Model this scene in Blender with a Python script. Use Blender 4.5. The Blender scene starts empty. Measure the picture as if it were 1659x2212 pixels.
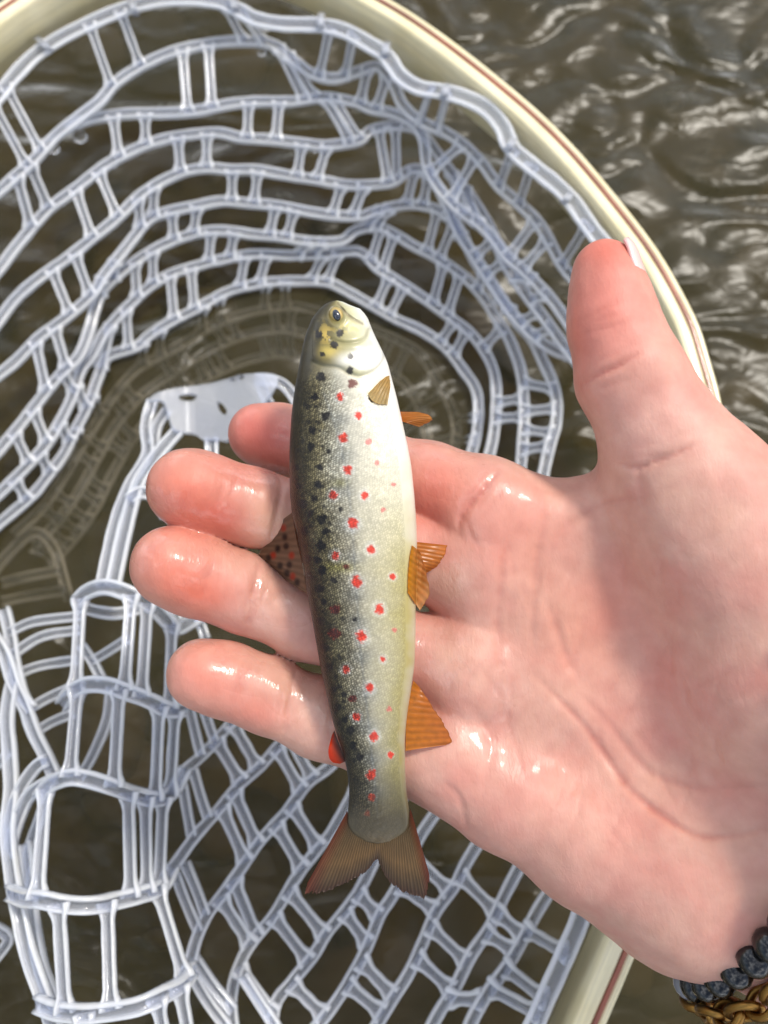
import bpy, bmesh, math, random
import numpy as np
from mathutils import Vector, Matrix
random.seed(7); rng = np.random.default_rng(7)
sc = bpy.context.scene
col = sc.collection

# ------------------------------------------------------------------ camera
TH = math.radians(15); H = 0.325; CT, ST = math.cos(TH), math.sin(TH)
TANX = 0.4986; K = TANX / 829.5
cd = bpy.data.cameras.new('camera'); cam = bpy.data.objects.new('camera', cd); col.objects.link(cam)
cam.location = (0, 0, H); cam.rotation_euler = (TH, 0, 0)
cd.sensor_fit = 'HORIZONTAL'; cd.sensor_width = 26.0; cd.lens = 13.0 / TANX
cd.clip_start = 0.01; cd.clip_end = 200
cd.dof.use_dof = True; cd.dof.focus_distance = 0.158; cd.dof.aperture_fstop = 14
sc.camera = cam
# ------------------------------------------------------------------ sky, sun, exposure
SUN = Vector((0.476, 0.43, 0.88)).normalized()
el = math.asin(SUN.z); az = math.atan2(SUN.x, SUN.y)
w = bpy.data.worlds.new('World'); sc.world = w; w.use_nodes = True
nt = w.node_tree; nt.nodes.clear()
sky = nt.nodes.new('ShaderNodeTexSky'); sky.sky_type = 'NISHITA'; sky.sun_disc = False
sky.sun_elevation = el; sky.sun_rotation = az; sky.air_density = 1.0; sky.dust_density = 2.0
tc = nt.nodes.new('ShaderNodeTexCoord')
cn = nt.nodes.new('ShaderNodeTexNoise'); cn.inputs['Scale'].default_value = 3.2; cn.inputs['Detail'].default_value = 6; cn.inputs['Roughness'].default_value = 0.6
cr = nt.nodes.new('ShaderNodeValToRGB'); cr.color_ramp.elements[0].position = 0.48; cr.color_ramp.elements[1].position = 0.64
mx = nt.nodes.new('ShaderNodeMix'); mx.data_type = 'RGBA'; mx.inputs[7].default_value = (18, 18.3, 19, 1)
bg = nt.nodes.new('ShaderNodeBackground'); bg.inputs['Strength'].default_value = 0.15
wo = nt.nodes.new('ShaderNodeOutputWorld')
nt.links.new(tc.outputs['Generated'], cn.inputs['Vector']); nt.links.new(cn.outputs['Fac'], cr.inputs['Fac'])
nt.links.new(cr.outputs['Color'], mx.inputs[0]); nt.links.new(sky.outputs['Color'], mx.inputs[6])
nt.links.new(mx.outputs[2], bg.inputs['Color']); nt.links.new(bg.outputs['Background'], wo.inputs['Surface'])
sl = bpy.data.lights.new('sun', 'SUN'); sl.energy = 2.8; sl.angle = math.radians(9.0); sl.color = (1.0, 0.95, 0.86)
so = bpy.data.objects.new('sun', sl); col.objects.link(so); so.location = SUN * 5
so.rotation_euler = (-SUN).to_track_quat('-Z', 'Y').to_euler()
sc.view_settings.view_transform = 'Standard'; sc.view_settings.look = 'None'; sc.view_settings.gamma = 1.0
sc.view_settings.exposure = 0.02; sc.view_settings.use_curve_mapping = False
sc.cycles.use_denoising = True; sc.cycles.max_bounces = 10; sc.cycles.transparent_max_bounces = 24
sc.cycles.caustics_reflective = False; sc.cycles.caustics_refractive = False; sc.cycles.sample_clamp_indirect = 6

# ------------------------------------------------------------------ helpers
CAM = np.array([0, 0, H]); RT = np.array([1., 0, 0]); UP = np.array([0, CT, ST]); FW = np.array([0, ST, -CT])
def P(u, v, d):                       # a sight line of the survey photo at depth d (metres)
    return CAM + d * ((u - 829.5) * K * RT + (1106 - v) * K * UP + FW)
def PZ(u, v, z):                      # the same line where it meets height z
    return P(u, v, (H - z) / (CT - (1106 - v) * K * ST))
def UVof(p):
    q = p - CAM; d = q @ FW
    return (q @ RT) / d / K + 829.5, 1106 - (q @ UP) / d / K, d
CR = {'A': (0, 0), 'B': (650.6, 0), 'C': (0, 650.6), 'E': (0, 1382.6), 'F': (542.2, 1572.4), 'D': None}
def uv(c, x, y):
    if c == 'D': return (x, y)
    o = CR[c]; return (o[0] + x / 2, o[1] + y / 2)
def S(r, g, b):
    f = lambda c: (c / 255 / 12.92) if c / 255 <= 0.04045 else ((c / 255 + 0.055) / 1.055) ** 2.4
    return np.array([f(r), f(g), f(b)])
def link(name, me, mat=None, parent=None):
    o = bpy.data.objects.new(name, me); col.objects.link(o)
    if mat is not None: me.materials.append(mat)
    if parent is not None: o.parent = parent
    return o
def mesh(name, V, F, smooth=True):
    me = bpy.data.meshes.new(name); me.from_pydata([tuple(map(float, v)) for v in V], [], [tuple(map(int, f)) for f in F]); me.update()
    if smooth: me.polygons.foreach_set('use_smooth', [True] * len(me.polygons))
    return me
def setcol(me, C):
    a = me.color_attributes.new('Col', 'FLOAT_COLOR', 'POINT')
    C4 = np.ones((len(me.vertices), 4), np.float32); C4[:, :3] = C
    a.data.foreach_set('color', C4.ravel())
def empty(name, loc):
    o = bpy.data.objects.new(name, None); col.objects.link(o); o.location = loc; o.empty_display_size = 0.01
    return o
def under(o, parent):                 # parent while keeping world coordinates
    o.parent = parent; o.matrix_parent_inverse = Matrix.Translation(-Vector(parent.location)); return o
def tag(o, label=None, cat=None, group=None, kind=None):
    for k, v in (('label', label), ('category', cat), ('group', group), ('kind', kind)):
        if v: o[k] = v
    return o
def catmull(pts, n):
    p = np.asarray(pts, float)
    if len(p) == 2:
        t = np.linspace(0, 1, n)[:, None]; return p[0] * (1 - t) + p[1] * t
    q = np.vstack([2 * p[0] - p[1], p, 2 * p[-1] - p[-2]])
    L = np.r_[0, np.cumsum(np.linalg.norm(np.diff(p, axis=0), axis=1))]
    out = []
    for s in np.linspace(0, L[-1], n):
        i = min(np.searchsorted(L, s, 'right') - 1, len(p) - 2); t = (s - L[i]) / max(L[i + 1] - L[i], 1e-12)
        a, b, c, d = q[i], q[i + 1], q[i + 2], q[i + 3]
        out.append(0.5 * (2 * b + (c - a) * t + (2 * a - 5 * b + 4 * c - d) * t * t + (3 * b - a - 3 * c + d) * t ** 3))
    return np.array(out)
def vnoise(p, seed=0):                # cheap smooth value noise, p (n,k)
    p = np.asarray(p, float); i = np.floor(p).astype(np.int64); f = p - i; f = f * f * (3 - 2 * f)
    k = p.shape[1]; out = np.zeros(len(p)); pr = [73856093, 19349663, 83492791]
    for c in range(2 ** k):
        w_ = np.ones(len(p)); h = np.full(len(p), seed * 7919, np.int64)
        for a in range(k):
            b = (c >> a) & 1; h = h ^ ((i[:, a] + b) * pr[a]); w_ *= f[:, a] if b else 1 - f[:, a]
        h = (h ^ (h >> 13)) * 1274126177; out += w_ * ((h & 0xffff) / 65535.0)
    return out
def fbm(p, seed=0, o=3):
    p = np.asarray(p, float); s = 0; a = 0.5; t = 0
    for i in range(o): s = s + a * vnoise(p * 2 ** i, seed + i); t += a; a *= 0.5
    return s / t
def polydist(u, v, poly):
    d = np.full(u.shape, 1e9)
    for (x0, y0), (x1, y1) in zip(poly[:-1], poly[1:]):
        dx, dy = x1 - x0, y1 - y0; t = np.clip(((u - x0) * dx + (v - y0) * dy) / (dx * dx + dy * dy + 1e-9), 0, 1)
        d = np.minimum(d, np.hypot(u - x0 - t * dx, v - y0 - t * dy))
    return d

# ------------------------------------------------------------------ materials
def mat(name):
    m = bpy.data.materials.new(name); m.use_nodes = True
    return m, m.node_tree.nodes, m.node_tree.links, m.node_tree.nodes['Principled BSDF']
def noise(n, l, scale, detail=3, vec=None, rough=0.5):
    t = n.new('ShaderNodeTexNoise'); t.inputs['Scale'].default_value = scale; t.inputs['Detail'].default_value = detail; t.inputs['Roughness'].default_value = rough
    if vec is None:
        c = n.new('ShaderNodeTexCoord'); vec = c.outputs['Object']
    l.new(vec, t.inputs['Vector']); return t
def ramp(n, l, src, stops):
    r = n.new('ShaderNodeValToRGB'); e = r.color_ramp.elements
    while len(e) < len(stops): e.new(0.5)
    for k, (p, c) in zip(e, stops): k.position = p; k.color = (*c, 1) if len(c) == 3 else c
    l.new(src, r.inputs['Fac']); return r
def bump(n, l, src, strength, dist, normal=None):
    b = n.new('ShaderNodeBump'); b.inputs['Strength'].default_value = strength; b.inputs['Distance'].default_value = dist
    l.new(src, b.inputs['Height'])
    if normal is not None: l.new(normal, b.inputs['Normal'])
    return b
def mulcol(n, l, a, b, fac=1.0, mode='MULTIPLY'):
    m = n.new('ShaderNodeMix'); m.data_type = 'RGBA'; m.blend_type = mode; m.inputs[0].default_value = fac
    l.new(a, m.inputs[6]); l.new(b, m.inputs[7]); return m.outputs[2]

# skin
skin, n, l, b = mat('wet_skin')
at = n.new('ShaderNodeAttribute'); at.attribute_name = 'Col'
t1 = noise(n, l, 260, 4); r1 = ramp(n, l, t1.outputs['Fac'], [(0.3, (0.93, 0.86, 0.85)), (0.7, (1.04, 1.03, 1.03))])
l.new(mulcol(n, l, at.outputs['Color'], r1.outputs['Color']), b.inputs['Base Color'])
b.inputs['Subsurface Weight'].default_value = 0.35; b.inputs['Subsurface Radius'].default_value = (1.0, 0.35, 0.2); b.inputs['Subsurface Scale'].default_value = 0.0028
b.inputs['IOR'].default_value = 1.4
wet = n.new('ShaderNodeAttribute'); wet.attribute_name = 'Wet'
tw = noise(n, l, 120, 3); am = n.new('ShaderNodeMath'); am.operation = 'MULTIPLY'
rw = ramp(n, l, tw.outputs['Fac'], [(0.40, (0, 0, 0)), (0.52, (1, 1, 1))])
l.new(wet.outputs['Fac'], am.inputs[0]); l.new(rw.outputs['Color'], am.inputs[1])
mr = n.new('ShaderNodeMapRange'); mr.inputs[3].default_value = 0.50; mr.inputs[4].default_value = 0.16; l.new(am.outputs[0], mr.inputs[0]); l.new(mr.outputs[0], b.inputs['Roughness'])
l.new(am.outputs[0], b.inputs['Coat Weight']); b.inputs['Coat Roughness'].default_value = 0.06; b.inputs['Coat IOR'].default_value = 1.33
tcs = n.new('ShaderNodeTexCoord'); mps = n.new('ShaderNodeMapping'); mps.inputs['Scale'].default_value = (1.0, 0.4, 0.8); mps.inputs['Rotation'].default_value = (0, 0, 0.25); l.new(tcs.outputs['Object'], mps.inputs['Vector'])
t2 = noise(n, l, 1500, 4, mps.outputs['Vector']); t2.inputs['Distortion'].default_value = 0.6
t3 = noise(n, l, 420, 4, mps.outputs['Vector'])
b0 = bump(n, l, t3.outputs['Fac'], 0.13, 0.0012); b1 = bump(n, l, t2.outputs['Fac'], 0.20, 0.0005, b0.outputs['Normal'])
rd = n.new('ShaderNodeAttribute'); rd.attribute_name = 'Ridge'
b2 = bump(n, l, rd.outputs['Fac'], 0.5, 0.00012, b1.outputs['Normal'])
l.new(b2.outputs['Normal'], b.inputs['Normal'])

nailm, n, l, b = mat('nail')
b.inputs['Base Color'].default_value = (*S(232, 190, 182), 1); b.inputs['Roughness'].default_value = 0.3; b.inputs['Subsurface Weight'].default_value = 0.2; b.inputs['Subsurface Scale'].default_value = 0.001

# fish skin
fishm, n, l, b = mat('trout_skin')
at = n.new('ShaderNodeAttribute'); at.attribute_name = 'Col'
su = n.new('ShaderNodeAttribute'); su.attribute_name = 'ScaleUV'
vo = n.new('ShaderNodeTexVoronoi'); vo.inputs['Scale'].default_value = 1.0; vo.inputs['Randomness'].default_value = 0.45; l.new(su.outputs['Vector'], vo.inputs['Vector'])
sm = n.new('ShaderNodeAttribute'); sm.attribute_name = 'ScaleAmt'
rv = ramp(n, l, vo.outputs['Distance'], [(0.08, (1.45, 1.45, 1.5)), (0.34, (1.0, 1.0, 1.0)), (0.55, (0.34, 0.33, 0.30))])
mm = n.new('ShaderNodeMix'); mm.data_type = 'RGBA'; mm.blend_type = 'MULTIPLY'
l.new(sm.outputs['Fac'], mm.inputs[0]); l.new(at.outputs['Color'], mm.inputs[6]); l.new(rv.outputs['Color'], mm.inputs[7])
sb = n.new('ShaderNodeSeparateColor'); l.new(vo.outputs['Color'], sb.inputs[0])
rb = ramp(n, l, sb.outputs[0], [(0.0, (0.62, 0.6, 0.56)), (0.6, (1.0, 1.0, 0.98)), (1.0, (1.5, 1.48, 1.42))])
m2 = n.new('ShaderNodeMix'); m2.data_type = 'RGBA'; m2.blend_type = 'MULTIPLY'
l.new(sm.outputs['Fac'], m2.inputs[0]); l.new(mm.outputs[2], m2.inputs[6]); l.new(rb.outputs['Color'], m2.inputs[7])
l.new(m2.outputs[2], b.inputs['Base Color'])
met = n.new('ShaderNodeMath'); met.operation = 'MULTIPLY'; met.inputs[1].default_value = 0.45; l.new(sm.outputs['Fac'], met.inputs[0]); l.new(met.outputs[0], b.inputs['Metallic'])
b.inputs['Roughness'].default_value = 0.36; b.inputs['Coat Weight'].default_value = 0.28; b.inputs['Coat Roughness'].default_value = 0.12; b.inputs['Coat IOR'].default_value = 1.34
inv = n.new('ShaderNodeMath'); inv.operation = 'SUBTRACT'; inv.inputs[0].default_value = 1.0; l.new(vo.outputs['Distance'], inv.inputs[1])
hm = n.new('ShaderNodeMath'); hm.operation = 'MULTIPLY'; l.new(inv.outputs[0], hm.inputs[0]); l.new(sm.outputs['Fac'], hm.inputs[1])
b1 = bump(n, l, hm.outputs[0], 0.8, 0.00022); tn = noise(n, l, 420, 3); b2 = bump(n, l, tn.outputs['Fac'], 0.12, 0.0008, b1.outputs['Normal'])
l.new(b2.outputs['Normal'], b.inputs['Normal'])
# fins
finm, n, l, b = mat('fin_membrane')
at = n.new('ShaderNodeAttribute'); at.attribute_name = 'Col'; l.new(at.outputs['Color'], b.inputs['Base Color'])
b.inputs['Roughness'].default_value = 0.35; b.inputs['Coat Weight'].default_value = 0.3; b.inputs['Coat Roughness'].default_value = 0.15
tr = n.new('ShaderNodeBsdfTranslucent'); l.new(at.outputs['Color'], tr.inputs['Color'])
ms = n.new('ShaderNodeMixShader'); ms.inputs[0].default_value = 0.52; l.new(b.outputs[0], ms.inputs[1]); l.new(tr.outputs[0], ms.inputs[2]); tpf = n.new('ShaderNodeBsdfTransparent'); l.new(at.outputs['Color'], tpf.inputs['Color']); ms3 = n.new('ShaderNodeMixShader'); ms3.inputs[0].default_value = 0.2; l.new(ms.outputs[0], ms3.inputs[1]); l.new(tpf.outputs[0], ms3.inputs[2]); l.new(ms3.outputs[0], n['Material Output'].inputs['Surface'])
def plain(name, rgb, rough=0.4, **kw):
    m, n, l, b = mat(name); b.inputs['Base Color'].default_value = (*rgb, 1); b.inputs['Roughness'].default_value = rough
    for k, v in kw.items(): b.inputs[k.replace('_', ' ')].default_value = v
    return m
pupilm = plain('pupil', S(22, 30, 42), 0.05, Coat_Weight=1.0)
irism = plain('iris_gold', S(190, 165, 105), 0.3, Metallic=0.5)
# clear rubber of the net
rub, n, l, b = mat('clear_rubber')
tn = noise(n, l, 70, 3); rr = ramp(n, l, tn.outputs['Fac'], [(0.3, S(240, 242, 246)), (0.7, S(254, 254, 252))])
l.new(rr.outputs['Color'], b.inputs['Base Color'])
b.inputs['Transmission Weight'].default_value = 0.32; b.inputs['Roughness'].default_value = 0.18; b.inputs['IOR'].default_value = 1.45
b.inputs['Subsurface Weight'].default_value = 0.0
tb = noise(n, l, 380, 3); bb = bump(n, l, tb.outputs['Fac'], 0.26, 0.0014); l.new(bb.outputs['Normal'], b.inputs['Normal'])
b.inputs['Coat Weight'].default_value = 1.0; b.inputs['Coat Roughness'].default_value = 0.07; b.inputs['Coat IOR'].default_value = 1.6
tpn = n.new('ShaderNodeBsdfTransparent'); tpn.inputs['Color'].default_value = (0.86, 0.89, 0.97, 1)
thk = n.new('ShaderNodeAttribute'); thk.attribute_name = 'Thick'; mrt = n.new('ShaderNodeMapRange'); mrt.inputs[3].default_value = 0.86; mrt.inputs[4].default_value = 0.05; l.new(thk.outputs['Fac'], mrt.inputs[0])
msn = n.new('ShaderNodeMixShader'); l.new(mrt.outputs[0], msn.inputs[0]); l.new(b.outputs[0], msn.inputs[1]); l.new(tpn.outputs[0], msn.inputs[2]); l.new(msn.outputs[0], n['Material Output'].inputs['Surface'])
rub2 = rub.copy(); rub2.name = 'clear_rubber_plate'; b2_ = rub2.node_tree.nodes['Principled BSDF']; b2_.inputs['Roughness'].default_value = 0.4; b2_.inputs['Coat Weight'].default_value = 0.1
# laminated wood
def wood(name, c0, c1, rough, fine):
    m, n, l, b = mat(name); t = noise(n, l, 55, 5); r = ramp(n, l, t.outputs['Fac'], [(0.3, c0), (0.7, c1)])
    u_ = n.new('ShaderNodeAttribute'); u_.attribute_name = 'Grain'
    mp = n.new('ShaderNodeMapping'); mp.inputs['Scale'].default_value = (40, 1400, 900); l.new(u_.outputs['Vector'], mp.inputs['Vector'])
    t2 = noise(n, l, 1.0, 4, mp.outputs['Vector']); r2 = ramp(n, l, t2.outputs['Fac'], [(0.35, (1 - fine,) * 3), (0.65, (1.0, 1.0, 1.0))])
    l.new(mulcol(n, l, r.outputs['Color'], r2.outputs['Color']), b.inputs['Base Color'])
    b.inputs['Roughness'].default_value = rough; b.inputs['Coat Weight'].default_value = 0.6; b.inputs['Coat Roughness'].default_value = 0.08
    return m
cream = wood('cream_ash_ply', S(230, 214, 164), S(244, 232, 192), 0.4, 0.18)
brown = wood('red_brown_ply', S(132, 64, 42), S(170, 92, 62), 0.45, 0.4)

# ------------------------------------------------------------------ river: water, bed
wm, n, l, b = mat('river_water'); n.remove(b)
tcw = n.new('ShaderNodeTexCoord'); mp = n.new('ShaderNodeMapping'); mp.inputs['Scale'].default_value = (1.0, 1.6, 1.0); mp.inputs['Rotation'].default_value = (0, 0, 0.6); l.new(tcw.outputs['Object'], mp.inputs['Vector'])
n1 = noise(n, l, 11, 1, mp.outputs['Vector']); n1.inputs['Distortion'].default_value = 2.0
n2 = noise(n, l, 62, 2, mp.outputs['Vector']); n2.inputs['Distortion'].default_value = 0.8
b1 = bump(n, l, n1.outputs['Fac'], 0.8, 0.020); b2 = bump(n, l, n2.outputs['Fac'], 0.2, 0.0065, b1.outputs['Normal'])
fr = n.new('ShaderNodeFresnel'); fr.inputs['IOR'].default_value = 1.333; l.new(b2.outputs['Normal'], fr.inputs['Normal'])
gl = n.new('ShaderNodeBsdfGlossy'); gl.inputs['Roughness'].default_value = 0.29; l.new(b2.outputs['Normal'], gl.inputs['Normal'])
tp = n.new('ShaderNodeBsdfTransparent'); tp.inputs['Color'].default_value = (0.56, 0.52, 0.45, 1)
df = n.new('ShaderNodeBsdfDiffuse'); df.inputs['Color'].default_value = (0.20, 0.165, 0.052, 1)      # silt carried in the water
m0 = n.new('ShaderNodeMixShader'); m0.inputs[0].default_value = 0.135; l.new(tp.outputs[0], m0.inputs[1]); l.new(df.outputs[0], m0.inputs[2])
ms = n.new('ShaderNodeMixShader'); l.new(fr.outputs[0], ms.inputs[0]); l.new(m0.outputs[0], ms.inputs[1]); l.new(gl.outputs[0], ms.inputs[2])
l.new(ms.outputs[0], n['Material Output'].inputs['Surface'])
me = mesh('water', [(-15, -15, 0), (15, -15, 0), (15, 15, 0), (-15, 15, 0)], [(0, 1, 2, 3)], False)
tag(link('water', me, wm), 'brown rippled stream water reflecting pale sky', kind='structure')
bm_, n, l, b = mat('stream_bed')
t = noise(n, l, 18, 6); r = ramp(n, l, t.outputs['Fac'], [(0.25, S(34, 26, 17)), (0.5, S(58, 45, 28)), (0.75, S(84, 66, 40))])
l.new(r.outputs['Color'], b.inputs['Base Color']); b.inputs['Roughness'].default_value = 0.9
g = np.linspace(-1.2, 1.2, 121); X, Y = np.meshgrid(g, g); q = np.c_[X.ravel() * 12, Y.ravel() * 12]
Z = -0.22 + 0.05 * (fbm(q, 3, 4) - 0.5)
idx = lambda i, j, m: i * m + j
F = [(i * 121 + j, i * 121 + j + 1, (i + 1) * 121 + j + 1, (i + 1) * 121 + j) for i in range(120) for j in range(120)]
bed = link('stream_bed', mesh('stream_bed', np.c_[X.ravel(), Y.ravel(), Z], F), bm_); tag(bed, 'dark brown stony stream bed under the water', kind='structure')
pv, pf = [], []
bmp = bmesh.new(); bmesh.ops.create_icosphere(bmp, subdivisions=2, radius=1.0); pv0 = np.array([v.co[:] for v in bmp.verts]); pf0 = [[v.index for v in f.verts] for f in bmp.faces]; bmp.free()
PC = []
for k in range(260):
    x, y = rng.uniform(-0.5, 0.55), rng.uniform(-0.35, 0.75); s = rng.uniform(0.008, 0.035)
    v = pv0 * (1 + 0.35 * (vnoise(pv0 * 1.6 + k * 3.7, k) - 0.5))[:, None] * np.array([s, s * rng.uniform(0.6, 1), s * 0.55])
    a = rng.uniform(0, 6.28); c_, s_ = math.cos(a), math.sin(a); v = np.c_[v[:, 0] * c_ - v[:, 1] * s_, v[:, 0] * s_ + v[:, 1] * c_, v[:, 2]]
    pf += [[i + len(pv) * len(pv0) for i in f] for f in pf0]; pv.append(v + [x, y, -0.215 + rng.uniform(0, 0.02)])
    c0 = [S(92, 74, 44), S(120, 100, 70), S(60, 48, 30), S(104, 82, 48)][rng.integers(0, 4)] * rng.uniform(0.25, 0.6); PC.append(np.tile(c0, (len(pv0), 1)))
me = mesh('pebbles', np.vstack(pv), pf); setcol(me, np.vstack(PC))
pbm, n, l, b = mat('pebble'); at = n.new('ShaderNodeAttribute'); at.attribute_name = 'Col'; l.new(at.outputs['Color'], b.inputs['Base Color']); b.inputs['Roughness'].default_value = 0.8
tag(link('pebbles', me, pbm), 'brown pebbles lying on the stream bed', 'pebbles', kind='stuff')

# ------------------------------------------------------------------ the hand: one continuous surface from a distance field
def C3(u, v, d): return np.array([(u - 829.5) * K * d, (1106 - v) * K * d, d])
VX = 0.00060
lo = np.array([-0.064, -0.118, 0.130]); hi = np.array([0.118, 0.066, 0.204])
NS = np.ceil((hi - lo) / VX).astype(int)
ax = [lo[i] + VX * np.arange(NS[i]) for i in range(3)]
BIG = 0.02
def chain(pts, k=0.003, margin=0.014):
    f = np.full(NS, BIG, np.float32)
    Q = [(C3(*p[:3]), p[3] * 1e-3) for p in pts]
    for (a, ra), (b_, rb) in zip(Q[:-1], Q[1:]):
        mn = np.minimum(a - ra, b_ - rb) - margin; mxx = np.maximum(a + ra, b_ + rb) + margin
        i0 = np.clip(((mn - lo) / VX).astype(int), 0, NS - 1); i1 = np.clip(((mxx - lo) / VX).astype(int) + 2, 1, NS)
        x = ax[0][i0[0]:i1[0]][:, None, None]; y = ax[1][i0[1]:i1[1]][None, :, None]; z = ax[2][i0[2]:i1[2]][None, None, :]
        ab = b_ - a; L2 = ab @ ab
        t = np.clip(((x - a[0]) * ab[0] + (y - a[1]) * ab[1] + (z - a[2]) * ab[2]) / L2, 0, 1)
        d_ = np.sqrt((x - a[0] - t * ab[0]) ** 2 + (y - a[1] - t * ab[1]) ** 2 + (z - a[2] - t * ab[2]) ** 2) - (ra + t * (rb - ra))
        s = f[i0[0]:i1[0], i0[1]:i1[1], i0[2]:i1[2]]
        h = np.clip(k - np.abs(s - d_), 0, None) / k
        s[...] = np.minimum(s, d_) - h * h * k * 0.25
    return f
def smin(a, b_, k):
    h = np.clip(k - np.abs(a - b_), 0, None) / k
    return np.minimum(a, b_) - h * h * k * 0.25
index = [(560, 938, .181, 7.3), (610, 950, .181, 7.8), (690, 968, .180, 7.9), (800, 1005, .178, 8.6), (930, 1046, .174, 9.1), (1040, 1088, .170, 9.6)]
middle = [(410, 1056, .1625, 8.7), (455, 1072, .1645, 8.4), (540, 1095, .1675, 8.1), (720, 1142, .171, 8.8), (880, 1195, .172, 9.2), (1040, 1250, .171, 10)]
ring = [(375, 1224, .160, 8.6), (425, 1243, .162, 8.3), (520, 1278, .1655, 8.1), (660, 1338, .169, 8.4), (820, 1392, .170, 9), (1020, 1450, .170, 10)]
pinky = [(438, 1455, .162, 7.4), (490, 1468, .1635, 7.5), (570, 1497, .166, 7.8), (700, 1552, .1685, 8.4), (840, 1595, .169, 9.2), (980, 1640, .169, 10.4)]
thumb = [(1306, 588, .158, 6.5), (1316, 640, .1575, 7.6), (1328, 710, .157, 8.9), (1362, 815, .156, 10.5), (1424, 935, .156, 11.4), (1500, 1060, .156, 13.0), (1585, 1220, .157, 16)]
palm_chains = [
    [(1040, 1088, .170, 9.6), (1110, 1118, .170, 9.4), (1240, 1155, .171, 10.0), (1420, 1300, .170, 13), (1640, 1500, .165, 18)],
    [(1040, 1250, .171, 10), (1200, 1320, .172, 11.5), (1420, 1470, .172, 14), (1640, 1600, .167, 18)],
    [(1020, 1450, .170, 10.2), (1200, 1500, .171, 11.5), (1420, 1610, .171, 14), (1640, 1680, .167, 18)],
    [(960, 1632, .1685, 9.8), (1090, 1705, .1685, 11.5), (1280, 1800, .167, 14.5), (1460, 1880, .164, 17), (1640, 1800, .164, 21)],
    [(1500, 1060, .156, 13.0), (1590, 1210, .157, 17), (1690, 1420, .158, 22), (1800, 1600, .160, 24)],
    [(1300, 1150, .172, 8.5), (1400, 1085, .166, 9), (1500, 1080, .160, 12)],
    [(1500, 1870, .163, 18.5), (1640, 1850, .163, 21), (1950, 1860, .163, 24)],
    [(1700, 1500, .160, 23), (1950, 1600, .162, 26)],
    [(1640, 1850, .165, 20.5), (1760, 1930, .167, 24), (2050, 2040, .169, 27)],
]
palm = None
for c in palm_chains:
    f = chain(c, 0.006, 0.02); palm = f if palm is None else smin(palm, f, 0.010)
body = None
for c, k in ((index, .005), (middle, .005), (ring, .005), (pinky, .006), (thumb, .007)):
    f = smin(palm, chain(c), k); body = f if body is None else np.minimum(body, f)
def surface_nets(F, lo, h):
    nx, ny, nz = F.shape; neg = F < 0
    cc = [(i, j, k) for i in (0, 1) for j in (0, 1) for k in (0, 1)]
    sl_ = lambda A, o: A[o[0]:nx - 1 + o[0], o[1]:ny - 1 + o[1], o[2]:nz - 1 + o[2]]
    cnt = sum(sl_(neg, o).astype(np.int8) for o in cc)
    cell = (cnt > 0) & (cnt < 8); idx_ = np.full(cell.shape, -1, np.int64); N = int(cell.sum()); idx_[cell] = np.arange(N)
    ci = np.argwhere(cell); V = np.zeros((N, 3)); W = np.zeros(N)
    val = {o: F[ci[:, 0] + o[0], ci[:, 1] + o[1], ci[:, 2] + o[2]].astype(float) for o in cc}
    for a in cc:
        for d in range(3):
            if a[d] == 0:
                b_ = list(a); b_[d] = 1; b_ = tuple(b_); fa, fb = val[a], val[b_]; m = (fa < 0) != (fb < 0)
                t = np.where(m, fa / np.where(m, fa - fb, 1), 0); p = np.array(a, float)[None] + np.eye(3)[d][None] * t[:, None]
                V += p * m[:, None]; W += m
    V = (ci + V / W[:, None]) * h + lo
    Q = []
    for d in range(3):
        a1, a2 = (d + 1) % 3, (d + 2) % 3
        A = [slice(None)] * 3; B = [slice(None)] * 3; A[d] = slice(0, -1); B[d] = slice(1, None)
        A[a1] = B[a1] = slice(1, -1); A[a2] = B[a2] = slice(1, -1)
        n0, n1_ = neg[tuple(A)], neg[tuple(B)]
        for e, flip in ((n0 & ~n1_, False), (~n0 & n1_, True)):
            p = np.argwhere(e); p[:, a1] += 1; p[:, a2] += 1
            def g_(o1, o2):
                q_ = p.copy(); q_[:, a1] -= o1; q_[:, a2] -= o2; return idx_[q_[:, 0], q_[:, 1], q_[:, 2]]
            quad = [g_(1, 1), g_(0, 1), g_(0, 0), g_(1, 0)]
            if flip: quad = quad[::-1]
            Q.append(np.c_[tuple(quad)])
    return V, np.vstack(Q)
V, Q = surface_nets(body, lo, VX)
Q = Q[(Q >= 0).all(1)]
E_ = np.vstack([Q[:, [0, 1]], Q[:, [1, 2]], Q[:, [2, 3]], Q[:, [3, 0]]])
deg = np.bincount(E_.ravel(), minlength=len(V)).astype(float)
def lap(V):
    A = np.zeros_like(V)
    for i in range(3):
        A[:, i] = np.bincount(E_[:, 0], V[E_[:, 1], i], len(V)) + np.bincount(E_[:, 1], V[E_[:, 0], i], len(V))
    return A / np.maximum(deg, 1)[:, None]
for _ in range(5): V = V + 0.5 * (lap(V) - V)
def norms(V, Q):
    nn = np.cross(V[Q[:, 2]] - V[Q[:, 0]], V[Q[:, 3]] - V[Q[:, 1]]); N = np.zeros_like(V)
    for c in range(4):
        for i in range(3): N[:, i] += np.bincount(Q[:, c], nn[:, i], len(V))
    return N / np.maximum(np.linalg.norm(N, axis=1), 1e-12)[:, None]
Nn = norms(V, Q)
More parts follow.
